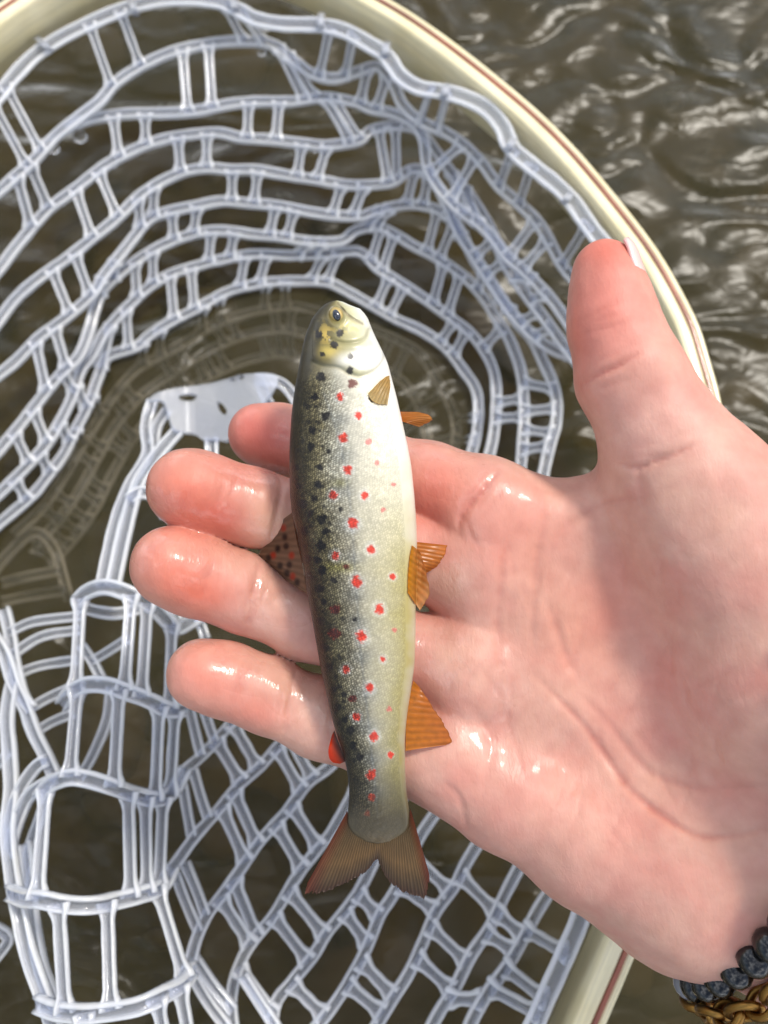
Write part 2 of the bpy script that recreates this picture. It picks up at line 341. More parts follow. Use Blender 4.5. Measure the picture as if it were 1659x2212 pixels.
# orientation: make normals point out (away from the finger axis): use field gradient sign by the near side
if (Nn[V[:, 2] < np.percentile(V[:, 2], 5)][:, 2].mean()) > 0: Q = Q[:, ::-1]; Nn = -Nn
hu = V[:, 0] / V[:, 2] / K + 829.5; hv = 1106 - V[:, 1] / V[:, 2] / K
front = np.clip(-Nn[:, 2] * 1.6 + 0.3, 0, 1)
creases = [  # polyline, half width px, depth mm, redness
    ([(1254, 836), (1293, 810), (1346, 784), (1385, 760)], 9, .55, .5),
    ([(1322, 996), (1378, 1010), (1411, 997), (1460, 980), (1509, 955)], 11, .6, .4),
    ([(1372, 1010), (1384, 1050), (1390, 1095)], 18, .4, .15),
    ([(1081, 1014), (1042, 1059), (1003, 1105), (990, 1146)], 11, .7, .6),
    ([(1192, 1085), (1173, 1144), (1160, 1199), (1156, 1265), (1150, 1347), (1152, 1412)], 14, .45, .18),
    ([(1176, 1290), (1199, 1347), (1222, 1412), (1262, 1480)], 15, .5, .2),
    ([(1124, 1131), (1088, 1199), (1081, 1265), (1075, 1347), (1081, 1464)], 13, .35, .2),
    ([(1155, 1459), (1199, 1503), (1262, 1571), (1316, 1645), (1360, 1704), (1424, 1758), (1497, 1802), (1556, 1808), (1680, 1792)], 13, .7, .5),
    ([(1253, 1498), (1311, 1562), (1375, 1645), (1434, 1684), (1532, 1706), (1659, 1699)], 15, .5, .25),
    ([(590, 1008), (606, 1040), (600, 1100), (585, 1170)], 8, .5, .25),
    ([(560, 1210), (550, 1270), (530, 1370)], 9, .5, .25),
    ([(640, 1440), (628, 1500), (612, 1600)], 9, .5, .2),
    ([(700, 1460), (735, 1560), (745, 1640)], 9, .3, .1),
    ([(1388, 1075), (1300, 1090), (1230, 1130), (1190, 1190)], 15, .5, .2),
    ([(1000, 1500), (1060, 1600), (1040, 1720)], 16, .3, .1),
    ([(960, 1690), (990, 1720), (1010, 1790)], 10, .3, .1),
]
for k in range(46):                     # fine lines of the palm
    u0, v0 = random.uniform(1010, 1560), random.uniform(1140, 1880)
    if v0 > 1250 + (u0 - 950) * 1.2 + 250: continue
    a = math.radians(random.gauss(95, 22)); Lh = random.uniform(25, 70); creases.append(([(u0 - Lh * math.cos(a), v0 - Lh * math.sin(a)), (u0 + random.uniform(-8, 8), v0), (u0 + Lh * math.cos(a), v0 + Lh * math.sin(a))], 6.5, random.uniform(.08, .2), .12))
for u0, v0, a, n_ in ((600, 1090, 105, 3), (545, 1290, 110, 3), (628, 1510, 112, 3), (1320, 800, -25, 4), (1400, 990, -15, 4), (1040, 1075, 128, 4), (480, 1080, 105, 2), (455, 1258, 110, 2), (520, 1470, 110, 2), (735, 1560, 100, 3), (1300, 690, -20, 3)):
    for k in range(n_):
        a_ = math.radians(a + random.uniform(-8, 8)); o_ = (k - n_ / 2 + .5) * 17 + random.uniform(-4, 4); x_, y_ = u0 - o_ * math.sin(a_), v0 + o_ * math.cos(a_); Lh = random.uniform(35, 60); creases.append(([(x_ - Lh * math.cos(a_), y_ - Lh * math.sin(a_)), (x_ + random.uniform(-4, 4), y_ + random.uniform(-4, 4)), (x_ + Lh * math.cos(a_), y_ + Lh * math.sin(a_))], 6.5, random.uniform(.10, .22), .15))
red = np.zeros(len(V)); disp = np.zeros(len(V))
for pl, wd, dp, rdn in creases:
    wd = max(wd * .72, 6.5); pp = catmull(pl, 30); g_ = np.zeros(len(V)); r_ = np.zeros(len(V))
    near = np.nonzero((hu > pp[:, 0].min() - 40) & (hu < pp[:, 0].max() + 40) & (hv > pp[:, 1].min() - 40) & (hv < pp[:, 1].max() + 40) & (front > 0))[0]
    for i in range(29):
        w_ = math.sin(math.pi * (i + .5) / 29) ** .6 * (.75 + .5 * random.random()); d_ = polydist(hu[near], hv[near], pp[i:i + 2]); g_[near] = np.maximum(g_[near], np.exp(-(d_ / (wd * (.6 + .4 * w_))) ** 2) * w_)
        r_[near] = np.maximum(r_[near], np.exp(-(d_ / (wd * .7)) ** 2) * w_)
    disp -= g_ * front * dp * 1e-3; red = np.maximum(red, r_ * rdn * front)
def blob(u0, v0, ru, rv_, rot=0):
    c_, s_ = math.cos(rot), math.sin(rot); du, dv = hu - u0, hv - v0
    return np.exp(-(((du * c_ + dv * s_) / ru) ** 2 + ((-du * s_ + dv * c_) / rv_) ** 2)) * front
# soft form: finger pads, mounts and hollows of the palm
for (u0, v0, ru, rv_, rot, mm_) in ((400, 1055, 80, 60, .25, .9), (365, 1225, 80, 60, .3, .9), (440, 1450, 80, 55, .3, .7), (1300, 690, 60, 110, .2, .8),
        (540, 1090, 55, 70, .25, .5), (520, 1275, 60, 70, .3, .5), (1060, 1190, 70, 70, 0, 1.0), (1030, 1370, 60, 70, 0, .8), (990, 1500, 60, 70, 0, .7),
        (1330, 1420, 130, 160, .5, -2.2), (1480, 1600, 140, 90, .4, -1.2), (1180, 1750, 160, 90, .6, 1.2), (1430, 1180, 90, 120, -.4, .9), (470, 1080, 18, 60, .25, -.25), (455, 1255, 18, 60, .3, -.25)):
    disp += blob(u0, v0, ru, rv_, rot) * mm_ * 1e-3
disp += (fbm(V * 160, 5, 2) - 0.5) * 0.0006
V = V + Nn * disp[:, None]
base = np.tile(S(198, 152, 135), (len(V), 1))
def mixc(c, a):
    global base
    c = c * np.array([.93, .86, .81])
    base = base * (1 - a[:, None]) + c[None] * a[:, None]
mot = fbm(V * 130, 21, 4)
mixc(S(202, 136, 126), np.clip((mot - 0.45) * 3, 0, 1) * 0.5); mixc(S(212, 174, 156), np.clip((0.47 - mot) * 3.5, 0, 1) * 0.6)
for (u0, v0, ru, rv_, rot, a, c) in (
        (400, 1060, 110, 90, .25, .85, S(214, 128, 108)), (470, 1120, 90, 40, .3, .75, S(204, 92, 66)), (600, 1140, 60, 50, .3, .6, S(230, 190, 160)),
        (380, 1230, 110, 90, .3, .8, S(218, 138, 118)), (420, 1280, 80, 36, .3, .75, S(206, 100, 72)), (600, 1330, 90, 60, .3, .5, S(218, 172, 156)),
        (440, 1460, 90, 80, .3, .7, S(218, 142, 124)), (560, 1540, 90, 40, .35, .6, S(212, 116, 98)), (680, 1560, 70, 70, .3, .6, S(226, 190, 172)),
        (560, 940, 110, 80, .2, .9, S(208, 116, 104)), (940, 1060, 90, 90, .2, .8, S(220, 132, 116)),
        (1300, 640, 120, 160, .15, .75, S(214, 132, 118)), (1240, 760, 30, 160, 0, .6, S(204, 112, 94)), (1310, 540, 70, 40, 0, .7, S(210, 110, 92)),
        (1400, 930, 90, 70, -.4, .55, S(226, 182, 170)), (1120, 1150, 100, 100, 0, .5, S(218, 146, 130)), (1230, 1350, 120, 120, 0, .4, S(212, 150, 128)),
        (1320, 1290, 60, 120, .2, .35, S(204, 128, 108)), (1450, 1500, 160, 120, .4, .35, S(198, 140, 132)), (1180, 1740, 200, 110, .5, .3, S(208, 150, 138))):
    mixc(c, blob(u0, v0, ru, rv_, rot) * a)
mixc(S(186, 92, 80), np.clip(red, 0, 1) * 0.75)
wetm = np.zeros(len(V))
for (u0, v0, ru, rv_, rot, a) in ((430, 1050, 130, 60, .25, 1), (590, 1080, 70, 70, .3, 1), (400, 1200, 120, 60, .3, 1), (600, 1290, 90, 60, .35, .9), (520, 1440, 130, 50, .3, 1), (660, 1510, 90, 50, .3, 1),
        (600, 910, 70, 50, .2, .6), (960, 1020, 110, 60, .25, .8), (960, 1420, 70, 150, 0, 1), (1100, 1500, 60, 120, 0, .7), (960, 1250, 60, 60, 0, .8), (1060, 1150, 60, 80, 0, .4), (1150, 1600, 90, 120, 0, .35)):
    wetm = np.maximum(wetm, blob(u0, v0, ru * 1.2, rv_ * 1.2, rot) * a)
wetm = np.clip(wetm * 1.6, 0, 1)
WV = CAM + V[:, :1] * RT + V[:, 1:2] * UP + V[:, 2:] * FW
me = bpy.data.meshes.new('hand'); me.from_pydata(WV.tolist(), [], Q.tolist()); me.update(); me.polygons.foreach_set('use_smooth', [True] * len(me.polygons))
setcol(me, base)
a_ = me.attributes.new('Wet', 'FLOAT', 'POINT'); a_.data.foreach_set('value', wetm.astype(np.float32))
HB = Vector(P(1750, 1650, .16))
hand = empty('person', HB); tag(hand, 'person\'s open wet hand, palm up, cradling the small trout over the net', 'person')
under(link('hand', me, skin), hand)
# thumb nail: a curved plate on the outer side of the thumb tip
nv, nf = [], []
TA, TB = C3(1306, 588, .158), C3(1328, 710, .157); TT = (TB - TA) / np.linalg.norm(TB - TA)
e1 = np.array([1., 0, 0]) - TT * TT[0]; e1 /= np.linalg.norm(e1); e2 = np.cross(TT, e1); e2 = -e2 if e2[2] > 0 else e2
for i in range(15):
    for j in range(11):
        s_ = j / 10 * 2 - 1; x_ = -5.4 + 11.5 * i / 14 + 1.3 * s_ * s_ * (1 - i / 14) - .8 * s_ * s_ * (i / 14)
        r_ = (math.sqrt(max(6.5 ** 2 - min(x_, 0) ** 2, 0)) * .55 + 6.5 * .45 if x_ < 0 else 6.5 + x_ * .20) + .62
        an = math.radians(12 + 50 * s_); p = TA + TT * x_ * 1e-3 + r_ * 1e-3 * (math.cos(an) * e1 + math.sin(an) * e2)
        nv.append(CAM + p[0] * RT + p[1] * UP + p[2] * FW)
nf = [(i * 11 + j, i * 11 + j + 1, (i + 1) * 11 + j + 1, (i + 1) * 11 + j) for i in range(14) for j in range(10)]
nm = link('thumb_nail', mesh('thumb_nail', nv, nf), nailm); under(nm, hand)
so_ = nm.modifiers.new('s', 'SOLIDIFY'); so_.thickness = 0.0006; so_.offset = 0

# ------------------------------------------------------------------ the trout
LEFT = [(649, 726), (652, 712), (658, 701), (667, 690), (680, 680), (694, 671), (720, 661), (745, 654), (797, 645), (843, 636), (898, 629), (967, 625), (1003, 625), (1068, 626), (1113, 631), (1160, 643), (1212, 653), (1280, 663), (1338, 674), (1395, 684), (1450, 694), (1502, 706), (1541, 714), (1573, 723), (1620, 739), (1664, 750), (1709, 755), (1750, 752), (1780, 750), (1792, 755), (1803, 763), (1811, 774), (1817, 787), (1821, 803), (1822, 812)]
RIGHT = [(649, 728), (652, 741), (658, 754), (667, 778), (680, 790), (694, 797), (717, 806), (752, 823), (781, 837), (820, 847), (861, 858), (910, 869), (960, 880), (1001, 888), (1068, 895), (1121, 899), (1173, 901), (1304, 898), (1356, 898), (1434, 896), (1489, 888), (1547, 879), (1594, 875), (1659, 875), (1709, 878), (1750, 884), (1780, 884), (1792, 880), (1803, 872), (1811, 861), (1817, 848), (1821, 832), (1822, 822)]
HALF = [(649, .8), (660, 3.4), (690, 5.0), (740, 6.3), (800, 7.0), (900, 7.4), (1100, 7.6), (1250, 7.2), (1400, 6.2), (1550, 4.8), (1680, 3.2), (1760, 1.7), (1800, .85), (1822, .25)]
SPD = [(649, .1540), (900, .1532), (1200, .1530), (1500, .1545), (1822, .1575)]
ip = lambda tab, v: np.interp(v, [t[0] for t in tab], [t[1] for t in tab])
vs = np.r_[649 + 40 * np.linspace(0, 1, 50)[:-1] ** 1.6, np.linspace(689, 1822, 470)]
def sm1(y, k=9):
    ker = np.hanning(k + 2)[1:-1]; ker /= ker.sum(); yp = np.r_[np.full(k // 2, y[0]), y, np.full(k // 2, y[-1])]; return np.convolve(yp, ker, 'valid')
Lv, Rv, Hv, Dv = ip(LEFT, vs), ip(RIGHT, vs), ip(HALF, vs) * 1e-3, ip(SPD, vs)
Lv[40:-3] = sm1(Lv, 21)[40:-3]; Rv[40:-3] = sm1(Rv, 21)[40:-3]; Hv = sm1(Hv, 21); Dv = sm1(Dv, 21)
MF, MB_ = 170, 60
phi = np.r_[np.linspace(math.pi, 0, MF), np.linspace(0, -math.pi, MB_ + 2)[1:-1]]   # pi = back (left), pi/2 = flank to camera, 0 = belly
M = len(phi)
Cx = (Lv + Rv) / 2; Ax = (Rv - Lv) / 2
cp, sp_ = np.cos(phi), np.sin(phi); ex = 2 / 2.25
cx_ = np.sign(cp) * np.abs(cp) ** ex; sx_ = np.sign(sp_) * np.abs(sp_) ** ex
U = Cx[:, None] + Ax[:, None] * cx_[None]; Dp = Dv[:, None] - Hv[:, None] * sx_[None]
Vv = np.repeat(vs[:, None], M, 1)
fu, fv, fd = U.ravel(), Vv.ravel(), Dp.ravel(); frontf = np.tile(sx_ > -0.05, len(vs)); fs = np.tile(np.clip(sx_, 0, 1), len(vs))
# relief: gill covers, jaw, eye socket, lateral line
OP = catmull([(676, 782), (697, 790), (729, 793), (752, 805), (775, 812), (798, 805), (816, 793), (828, 775), (832, 750)], 60)
PRE = catmull([(716, 735), (743, 741), (772, 739), (790, 729), (797, 712)], 40)
JAW = catmull([(729, 655), (737, 664), (752, 681), (768, 692), (784, 700)], 40)
GULAR = catmull([(760, 658), (782, 690), (800, 730), (818, 768)], 40)
PECF = catmull([(800, 862), (818, 838), (838, 816)], 30)
dOP = polydist(fu, fv, OP); dPRE = polydist(fu, fv, PRE); dJ = polydist(fu, fv, JAW); dG = polydist(fu, fv, GULAR)
rel = np.zeros(len(fu))
opline = np.interp(fu, OP[:, 0], OP[:, 1])
ahead = np.where((fv < opline) & (fu > 676) & (fu < 832), 1, 0)
rel += np.where(frontf, ahead * np.clip(dOP / 14, 0, 1) ** .5 * np.exp(-(dOP / 50) ** 2) * .32 - np.exp(-(dOP / 4) ** 2) * .25 - np.exp(-(dPRE / 4) ** 2) * .3 + np.exp(-((dPRE - 9) / 7) ** 2) * .15 - np.exp(-(dJ / 3) ** 2) * .45 - np.exp(-(dG / 4) ** 2) * .2, 0)
dE = np.hypot((fu - 727) / 16, (fv - 681) / 19); rel += np.where(frontf, -np.exp(-(dE / .9) ** 4) * .8 + np.exp(-((dE - 1.25) / .25) ** 2) * .25, 0)
rel += (fbm(np.c_[fu, fv] / 25, 3, 3) - .5) * .25 * fs
fd = fd - rel * 1e-3
# colour: position across the flank t (0 back, 1 belly)
t = (fu - np.repeat(Lv, M)) / np.repeat(Rv - Lv, M); tb_ = np.where(frontf, t, np.where(t < .5, 0, 1))
nz1 = fbm(np.c_[fu, fv] / 34, 11, 4); nz2 = fbm(np.c_[fu, fv] / 9, 14, 3); nz3 = fbm(np.c_[fu / 60, fv / 25], 31, 3)
tt = tb_ + (nz1 - .5) * .16
def seg(x, xs, cs): return np.c_[tuple(np.interp(x, xs, [c[i] for c in cs]) for i in range(3))]
xs = [0, .10, .24, .40, .55, .72, .90, 1.02]
Cf = seg(tt, xs, [S(36, 31, 17), S(62, 54, 30), S(130, 120, 86), S(182, 178, 158), S(200, 194, 174), S(216, 210, 188), S(228, 224, 206), S(234, 232, 222)])     # front part
Cr = seg(tt, xs, [S(36, 30, 18), S(62, 53, 31), S(122, 112, 80), S(164, 156, 132), S(196, 188, 160), S(196, 186, 146), S(182, 170, 108), S(198, 192, 160)])       # rear part
Ct = seg(tt, xs, [S(34, 30, 20), S(54, 48, 30), S(92, 86, 60), S(124, 116, 82), S(140, 128, 82), S(152, 138, 78), S(154, 142, 82), S(176, 168, 130)])               # tail stalk
a1 = np.clip((fv - 960) / 280, 0, 1)[:, None]; a2 = np.clip((fv - 1560) / 220, 0, 1)[:, None]
C = Cf * (1 - a1) + Cr * a1; C = C * (1 - a2) + Ct * a2
Chd = seg(tb_ + (nz1 - .5) * .1, [0, .15, .35, .55, .75, .9, 1], [S(30, 27, 15), S(58, 51, 27), S(110, 100, 56), S(162, 154, 104), S(200, 196, 154), S(226, 224, 198), S(238, 238, 230)])
hb = np.clip((opline - fv) / 16 + .6, 0, 1); hb = np.where(fu < 676, np.clip((785 - fv) / 12 + .5, 0, 1), hb); hb = np.where((fu > 828) & (fv < 770), 1, hb); hb = hb[:, None]; Chd = Chd * .86
C = C * (1 - hb) + Chd * hb
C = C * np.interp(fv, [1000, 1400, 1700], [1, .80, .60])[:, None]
def fmix(c, a):
    global C
    a = np.clip(a, 0, 1)[:, None]; C = C * (1 - a) + c[None] * a
el_ = lambda u0, v0, ru, rv_, p=2: np.exp(-(((fu - u0) / ru) ** 2 + ((fv - v0) / rv_) ** 2) ** (p / 2)) * frontf
fmix(S(206, 176, 84), el_(703, 722, 16, 22) * .7 * (nz2 > .48)); fmix(S(214, 190, 100), el_(754, 708, 22, 10) * .7 * (nz2 > .47)); fmix(S(214, 190, 100), el_(712, 758, 22, 14) * .7)
fmix(S(252, 252, 250), el_(790, 775, 34, 24, 4) * .8); fmix(S(248, 248, 246), el_(748, 778, 22, 16) * .5)
fmix(S(122, 116, 74), np.exp(-(dPRE / 5) ** 2) * .5 * frontf); fmix(S(110, 104, 72), np.exp(-(dOP / 4) ** 2) * .3 * frontf); fmix(S(120, 104, 78), np.exp(-(dJ / 3) ** 2) * .7 * frontf)
# parr marks: soft blue-grey bars over the lateral line
for k, pv_ in enumerate((905, 985, 1060, 1135, 1205, 1285, 1345, 1420, 1500, 1570, 1640, 1710)):
    lu = ip(LEFT, pv_) + .45 * (ip(RIGHT, pv_) - ip(LEFT, pv_)); fmix(S(116, 122, 124), el_(lu, pv_, 26, 20) * .42)
fmix(S(150, 142, 70), el_(735, 1226, 34, 11) * .7); fmix(S(140, 136, 80), el_(735, 1043, 18, 10) * .6)
fmix(S(60, 54, 34), np.clip((nz3 - .5) * 5, 0, 1) * np.clip((.26 - tb_) * 6, 0, 1) * .75)
lat = polydist(fu, fv, [(700, 850), (735, 950), (758, 1100), (768, 1250), (778, 1400), (795, 1550), (810, 1700), (818, 1800)]); fmix(S(120, 124, 124), np.exp(-(lat / 3) ** 2) * .35 * frontf)
def spot(u0, v0, r, c, halo=0, a=.95, asp=1.0):
    du = (fu - u0) / asp; dv = fv - v0; d_ = np.hypot(du, dv) / r + (nz2 - .5) * .75 + (vnoise(np.c_[fu, fv] / 3.0, 77) - .5) * .5
    if halo: fmix(S(238, 238, 232), np.clip(1.9 - d_, 0, 1) * .34 * halo * frontf)
    fmix(c, np.clip((1.05 - d_) * 3.2, 0, 1) * a * frontf)
DK, RD, BR = S(20, 15, 15), S(208, 44, 10), S(96, 22, 14)
for u0, v0, r in ((694, 813, 12), (681, 857, 9), (704, 898, 11), (676, 929, 9), (671, 963, 10), (710, 974, 7), (687, 1045, 10), (653, 1089, 10), (679, 1077, 9), (696, 1122, 12), (705, 1149, 11), (658, 1146, 10), (694, 1178, 12),
        (663, 1207, 9), (696, 1230, 12), (667, 1243, 10), (721, 1253, 9), (691, 1272, 11), (767, 1338, 6), (722, 1489, 10), (756, 1578, 11), (777, 1635, 10), (758, 770, 8), (756, 800, 9), (696, 765, 7), (722, 745, 9), (735, 719, 9), (687, 722, 8),
        (640, 1010, 8), (645, 1050, 7), (690, 1010, 8), (668, 1110, 8), (684, 1208, 8), (700, 1300, 8), (690, 1340, 9), (706, 1400, 9), (712, 1440, 8), (730, 1530, 9), (745, 1555, 8), (762, 1610, 9), (742, 1500, 7), (735, 1100, 6), (803, 862, 8)):
    spot(u0, v0, r * .98, DK, a=.94)
for k in range(70):
    v0 = random.uniform(830, 1700); L_, R_ = ip(LEFT, v0), ip(RIGHT, v0); spot(L_ + (R_ - L_) * random.uniform(.03, .30), v0, random.uniform(3.5, 6.5), DK, a=.7)
for u0, v0, r in ((761, 829, 10), (724, 1315, 11), (724, 1370, 12), (761, 1509, 9), (748, 1224, 6)): spot(u0, v0, r, BR, a=.9, asp=1.2)
for u0, v0, r in ((734, 857, 9), (774, 897, 9), (742, 945, 10), (751, 1015, 10), (720, 1070, 9), (788, 1069, 9), (761, 1130, 12), (801, 1186, 10), (724, 1199, 9), (771, 1257, 12), (848, 1246, 7), (819, 1316, 11), (781, 1376, 12), (827, 1424, 7), (748, 1446, 9),
        (798, 1486, 10), (770, 1549, 9), (808, 1591, 10), (843, 1630, 7), (802, 1673, 11), (802, 1722, 9), (794, 1758, 7)): spot(u0, v0, r * 1.12, RD, halo=1 if v0 < 1600 else .35, asp=.9)
for u0, v0, r in ((796, 955, 7), (815, 1000, 6), (849, 1047, 6), (827, 1102, 6), (852, 1361, 6), (841, 1532, 7)): spot(u0, v0, r, S(206, 96, 92), a=.75)
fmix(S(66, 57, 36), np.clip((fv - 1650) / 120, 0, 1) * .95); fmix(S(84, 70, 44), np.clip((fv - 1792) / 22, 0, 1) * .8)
scal = np.clip((.62 - tb_) * 3.2, .0, 1) * np.clip((fv - opline) / 45, 0, 1) * frontf; scal = np.where(fu < 676, np.clip((fv - 785) / 45, 0, 1) * np.clip((.62 - tb_) * 3.2, 0, 1), scal) * np.clip((1790 - fv) / 60, 0, 1)
scal = np.maximum(scal, .22 * np.clip((fv - 830) / 30, 0, 1) * frontf * (tb_ < .9)) * frontf
q = CAM[None] + fd[:, None] * (((fu - 829.5) * K)[:, None] * RT + ((1106 - fv) * K)[:, None] * UP + FW)
ns = len(vs)
F = [(i * M + j, i * M + (j + 1) % M, (i + 1) * M + (j + 1) % M, (i + 1) * M + j) for i in range(ns - 1) for j in range(M)]
F.append(tuple(range(M))[::-1]); F.append(tuple((ns - 1) * M + j for j in range(M)))
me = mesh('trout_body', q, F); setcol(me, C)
# scale coordinates: rows along the body, staggered
arc = np.cumsum(np.r_[0, np.full(M - 1, 1.0)]) / MF
s_u = np.repeat(vs, M) / 4.4; s_v = np.tile(np.where(np.arange(M) < MF, np.interp(phi, [0, math.pi], [1, 0]), 1), ns) * np.repeat(sm1(Ax, 31) * 2.5, M) / 4.0
a_ = me.attributes.new('ScaleUV', 'FLOAT_VECTOR', 'POINT'); a_.data.foreach_set('vector', np.c_[s_u + .5 * s_v, s_v * .88, np.zeros(len(s_u))].astype(np.float32).ravel())
a_ = me.attributes.new('ScaleAmt', 'FLOAT', 'POINT'); a_.data.foreach_set('value', scal.astype(np.float32))
trout = empty('trout', Vector(P(770, 1200, .160))); tag(trout, 'small brown trout with red and black spots lying across the fingers', 'fish')
under(link('trout_body', me, fishm), trout)
# eye
def disc_eye(name, du, dv, d0, bulge, m, rings=10, seg_=40, parent=None):
    vv, ff = [P(727, 681, d0 - bulge)], []
    for i in range(1, rings + 1):
        r = i / rings
        for j in range(seg_):
            a = 2 * math.pi * j / seg_; vv.append(P(727 + du * r * math.cos(a) + 2.5 * r * math.sin(a), 681 + dv * r * math.sin(a), d0 - bulge * math.sqrt(max(0, 1 - r * r))))
    ff += [(0, 1 + j, 1 + (j + 1) % seg_) for j in range(seg_)]
    for i in range(rings - 1):
        ff += [(1 + i * seg_ + j, 1 + (i + 1) * seg_ + j, 1 + (i + 1) * seg_ + (j + 1) % seg_, 1 + i * seg_ + (j + 1) % seg_) for j in range(seg_)]
    o = link(name, mesh(name, vv, ff), m)
    return o
ed = .1540 - .0048 * .92
eye = disc_eye('eye', 15.5, 18.5, ed + .0006, .0011, irism); under(eye, trout)
pup = disc_eye('pupil', 9, 12.5, ed - .0002, .0006, pupilm); under(pup, trout)
pup.parent = eye; pup.matrix_parent_inverse = Matrix.Identity(4)
# fins: a fan of rays between a root line and a tip line
def fish_d(u_, v_):
    L_, R_ = np.interp(v_, vs, Lv), np.interp(v_, vs, Rv); a = np.clip(np.abs((u_ - (L_ + R_) / 2) / ((R_ - L_) / 2)), 0, 1)
    return np.interp(v_, vs, Dv) - np.interp(v_, vs, Hv) * (1 - a ** 2.25) ** (1 / 2.25)
def fin(name, root, tip, d0, d1, cfun, rays, nu=None, nt_=26, wav=.00013, bowl=0.0, parent=trout, lie=None):
    nu = nu or rays * 6; rt = catmull(root, nu); tp_ = catmull(tip, nu); fr_ = 1 + .05 * (vnoise(np.c_[np.linspace(0, rays * 1.3, nu), np.zeros(nu)], 9) - .6) + .04 * (vnoise(np.c_[np.linspace(0, rays * 3.1, nu), np.ones(nu)], 5) - .5); tp_ = rt + (tp_ - rt) * fr_[:, None]
    uu, tt_ = np.meshgrid(np.linspace(0, 1, nu), np.linspace(0, 1, nt_), indexing='ij')
    pu = rt[:, 0][:, None] * (1 - tt_) + tp_[:, 0][:, None] * tt_; pv2 = rt[:, 1][:, None] * (1 - tt_) + tp_[:, 1][:, None] * tt_
    ray = .5 + .5 * np.cos(uu * rays * 2 * math.pi)
    dd = d0 * (1 - tt_) + d1 * tt_ - wav * ray * (1 - .3 * tt_) - bowl * np.sin(uu * math.pi) * tt_ + .0006 * np.sin(uu * 5 + tt_ * 3) * tt_
    if lie is not None: dd = np.minimum(dd, fish_d(pu, pv2) - lie - .0009 * tt_ - wav * ray)
    pts = CAM + dd.ravel()[:, None] * (((pu.ravel() - 829.5) * K)[:, None] * RT + ((1106 - pv2.ravel()) * K)[:, None] * UP + FW)
    back = pts + np.array([0, 0, -.0003]) ; n0 = len(pts)
    f1 = [(i * nt_ + j, (i + 1) * nt_ + j, (i + 1) * nt_ + j + 1, i * nt_ + j + 1) for i in range(nu - 1) for j in range(nt_ - 1)]
    f2 = [tuple(n0 + k for k in f[::-1]) for f in f1]
    rim_ = [i * nt_ for i in range(nu)] + [(nu - 1) * nt_ + j for j in range(1, nt_)] + [i * nt_ + nt_ - 1 for i in range(nu - 2, -1, -1)] + [j for j in range(nt_ - 2, 0, -1)]
    f3 = [(rim_[k], rim_[(k + 1) % len(rim_)], n0 + rim_[(k + 1) % len(rim_)], n0 + rim_[k]) for k in range(len(rim_))]
    me = mesh(name, np.vstack([pts, back]), f1 + f2 + f3)
    c = cfun(uu.ravel(), tt_.ravel(), ray.ravel(), pu.ravel(), pv2.ravel()); setcol(me, np.vstack([c, c]))
    return under(link(name, me, finm), parent)
def c_tail(u, t_, r, x, y):
    c = seg(t_, [0, .25, .6, .85, 1], [S(84, 70, 44), S(128, 102, 64), S(148, 116, 74), S(112, 90, 64), S(92, 64, 50)])
    e = np.clip(np.abs(u - .5) * 2 - .72, 0, 1)[:, None] / .28; c = c * (1 - e * .8) + S(142, 62, 40) * e * .8
    return c * (1 + np.clip(t_ * 3, 0, 1)[:, None] * (-.40 + .48 * r[:, None])) * (.85 + .3 * fbm(np.c_[x, y] / 14, 8, 2))[:, None]
fin('tail_fin', [(750, 1752), (758, 1772), (784, 1784), (817, 1788), (850, 1784), (878, 1770), (887, 1748)], [(662, 1912), (664, 1931), (727, 1917), (787, 1886), (806, 1864), (814, 1857), (821, 1868), (842, 1906), (885, 1932), (918, 1936), (928, 1890)], .1571, .1580, c_tail, 46, nu=368, wav=.00012)
amber = lambda a0, a1: (lambda u, t_, r, x, y: (a0[None] * (1 - t_[:, None]) + a1[None] * t_[:, None]) * (.84 + .2 * r[:, None]) * (.85 + .3 * fbm(np.c_[x, y] / 8, 4, 2))[:, None])
fin('pectoral_fin', [(795, 850), (803, 864), (818, 872), (837, 873)], [(822, 822), (835, 813), (842, 813), (843, 836)], .1600, .1600, amber(S(220, 196, 136), S(206, 172, 100)), 6, wav=.0002, lie=.0004)
fin('pectoral_fin', [(862, 889), (862, 896), (864, 902), (868, 909)], [(905, 890), (928, 897), (934, 906), (905, 921)], .1545, .1550, amber(S(206, 132, 44), S(216, 150, 66)), 8)
fin('pelvic_fin', [(890, 1178), (885, 1205), (882, 1240), (881, 1280)], [(908, 1192), (922, 1240), (927, 1282), (907, 1318)], .1540, .1520, amber(S(224, 158, 30), S(222, 168, 104)), 8, lie=.0003)
fin('pelvic_fin', [(895, 1170), (896, 1190), (898, 1215), (905, 1232)], [(968, 1178), (958, 1205), (945, 1222), (922, 1237)], .1575, .1590, amber(S(220, 146, 44), S(212, 138, 52)), 8)
fin('anal_fin', [(893, 1470), (884, 1510), (878, 1560), (876, 1622)], [(908, 1486), (950, 1550), (974, 1598), (965, 1609)], .1560, .1572, amber(S(222, 146, 40), S(212, 134, 56)), 10)
def c_dors(u, t_, r, x, y):
    c = np.tile(S(150, 116, 88), (len(u), 1)) * (.75 + .3 * r[:, None])
    for k, (a, b_) in enumerate(((612, 1140), (618, 1180), (600, 1185), (590, 1200), (625, 1220), (605, 1222), (632, 1245), (642, 1258), (615, 1160), (630, 1200), (580, 1205), (620, 1238))):
        m_ = np.clip(1.6 - np.hypot((x - a) / 5.5, (y - b_) / 7), 0, 1)[:, None]; c = c * (1 - m_) + (S(44, 34, 30) if k % 3 else S(190, 62, 34)) * m_
    return c
fin('dorsal_fin', [(630, 1108), (640, 1160), (652, 1215), (664, 1284)], [(600, 1130), (566, 1185), (562, 1206), (600, 1240)], .1545, .1645, c_dors, 11)
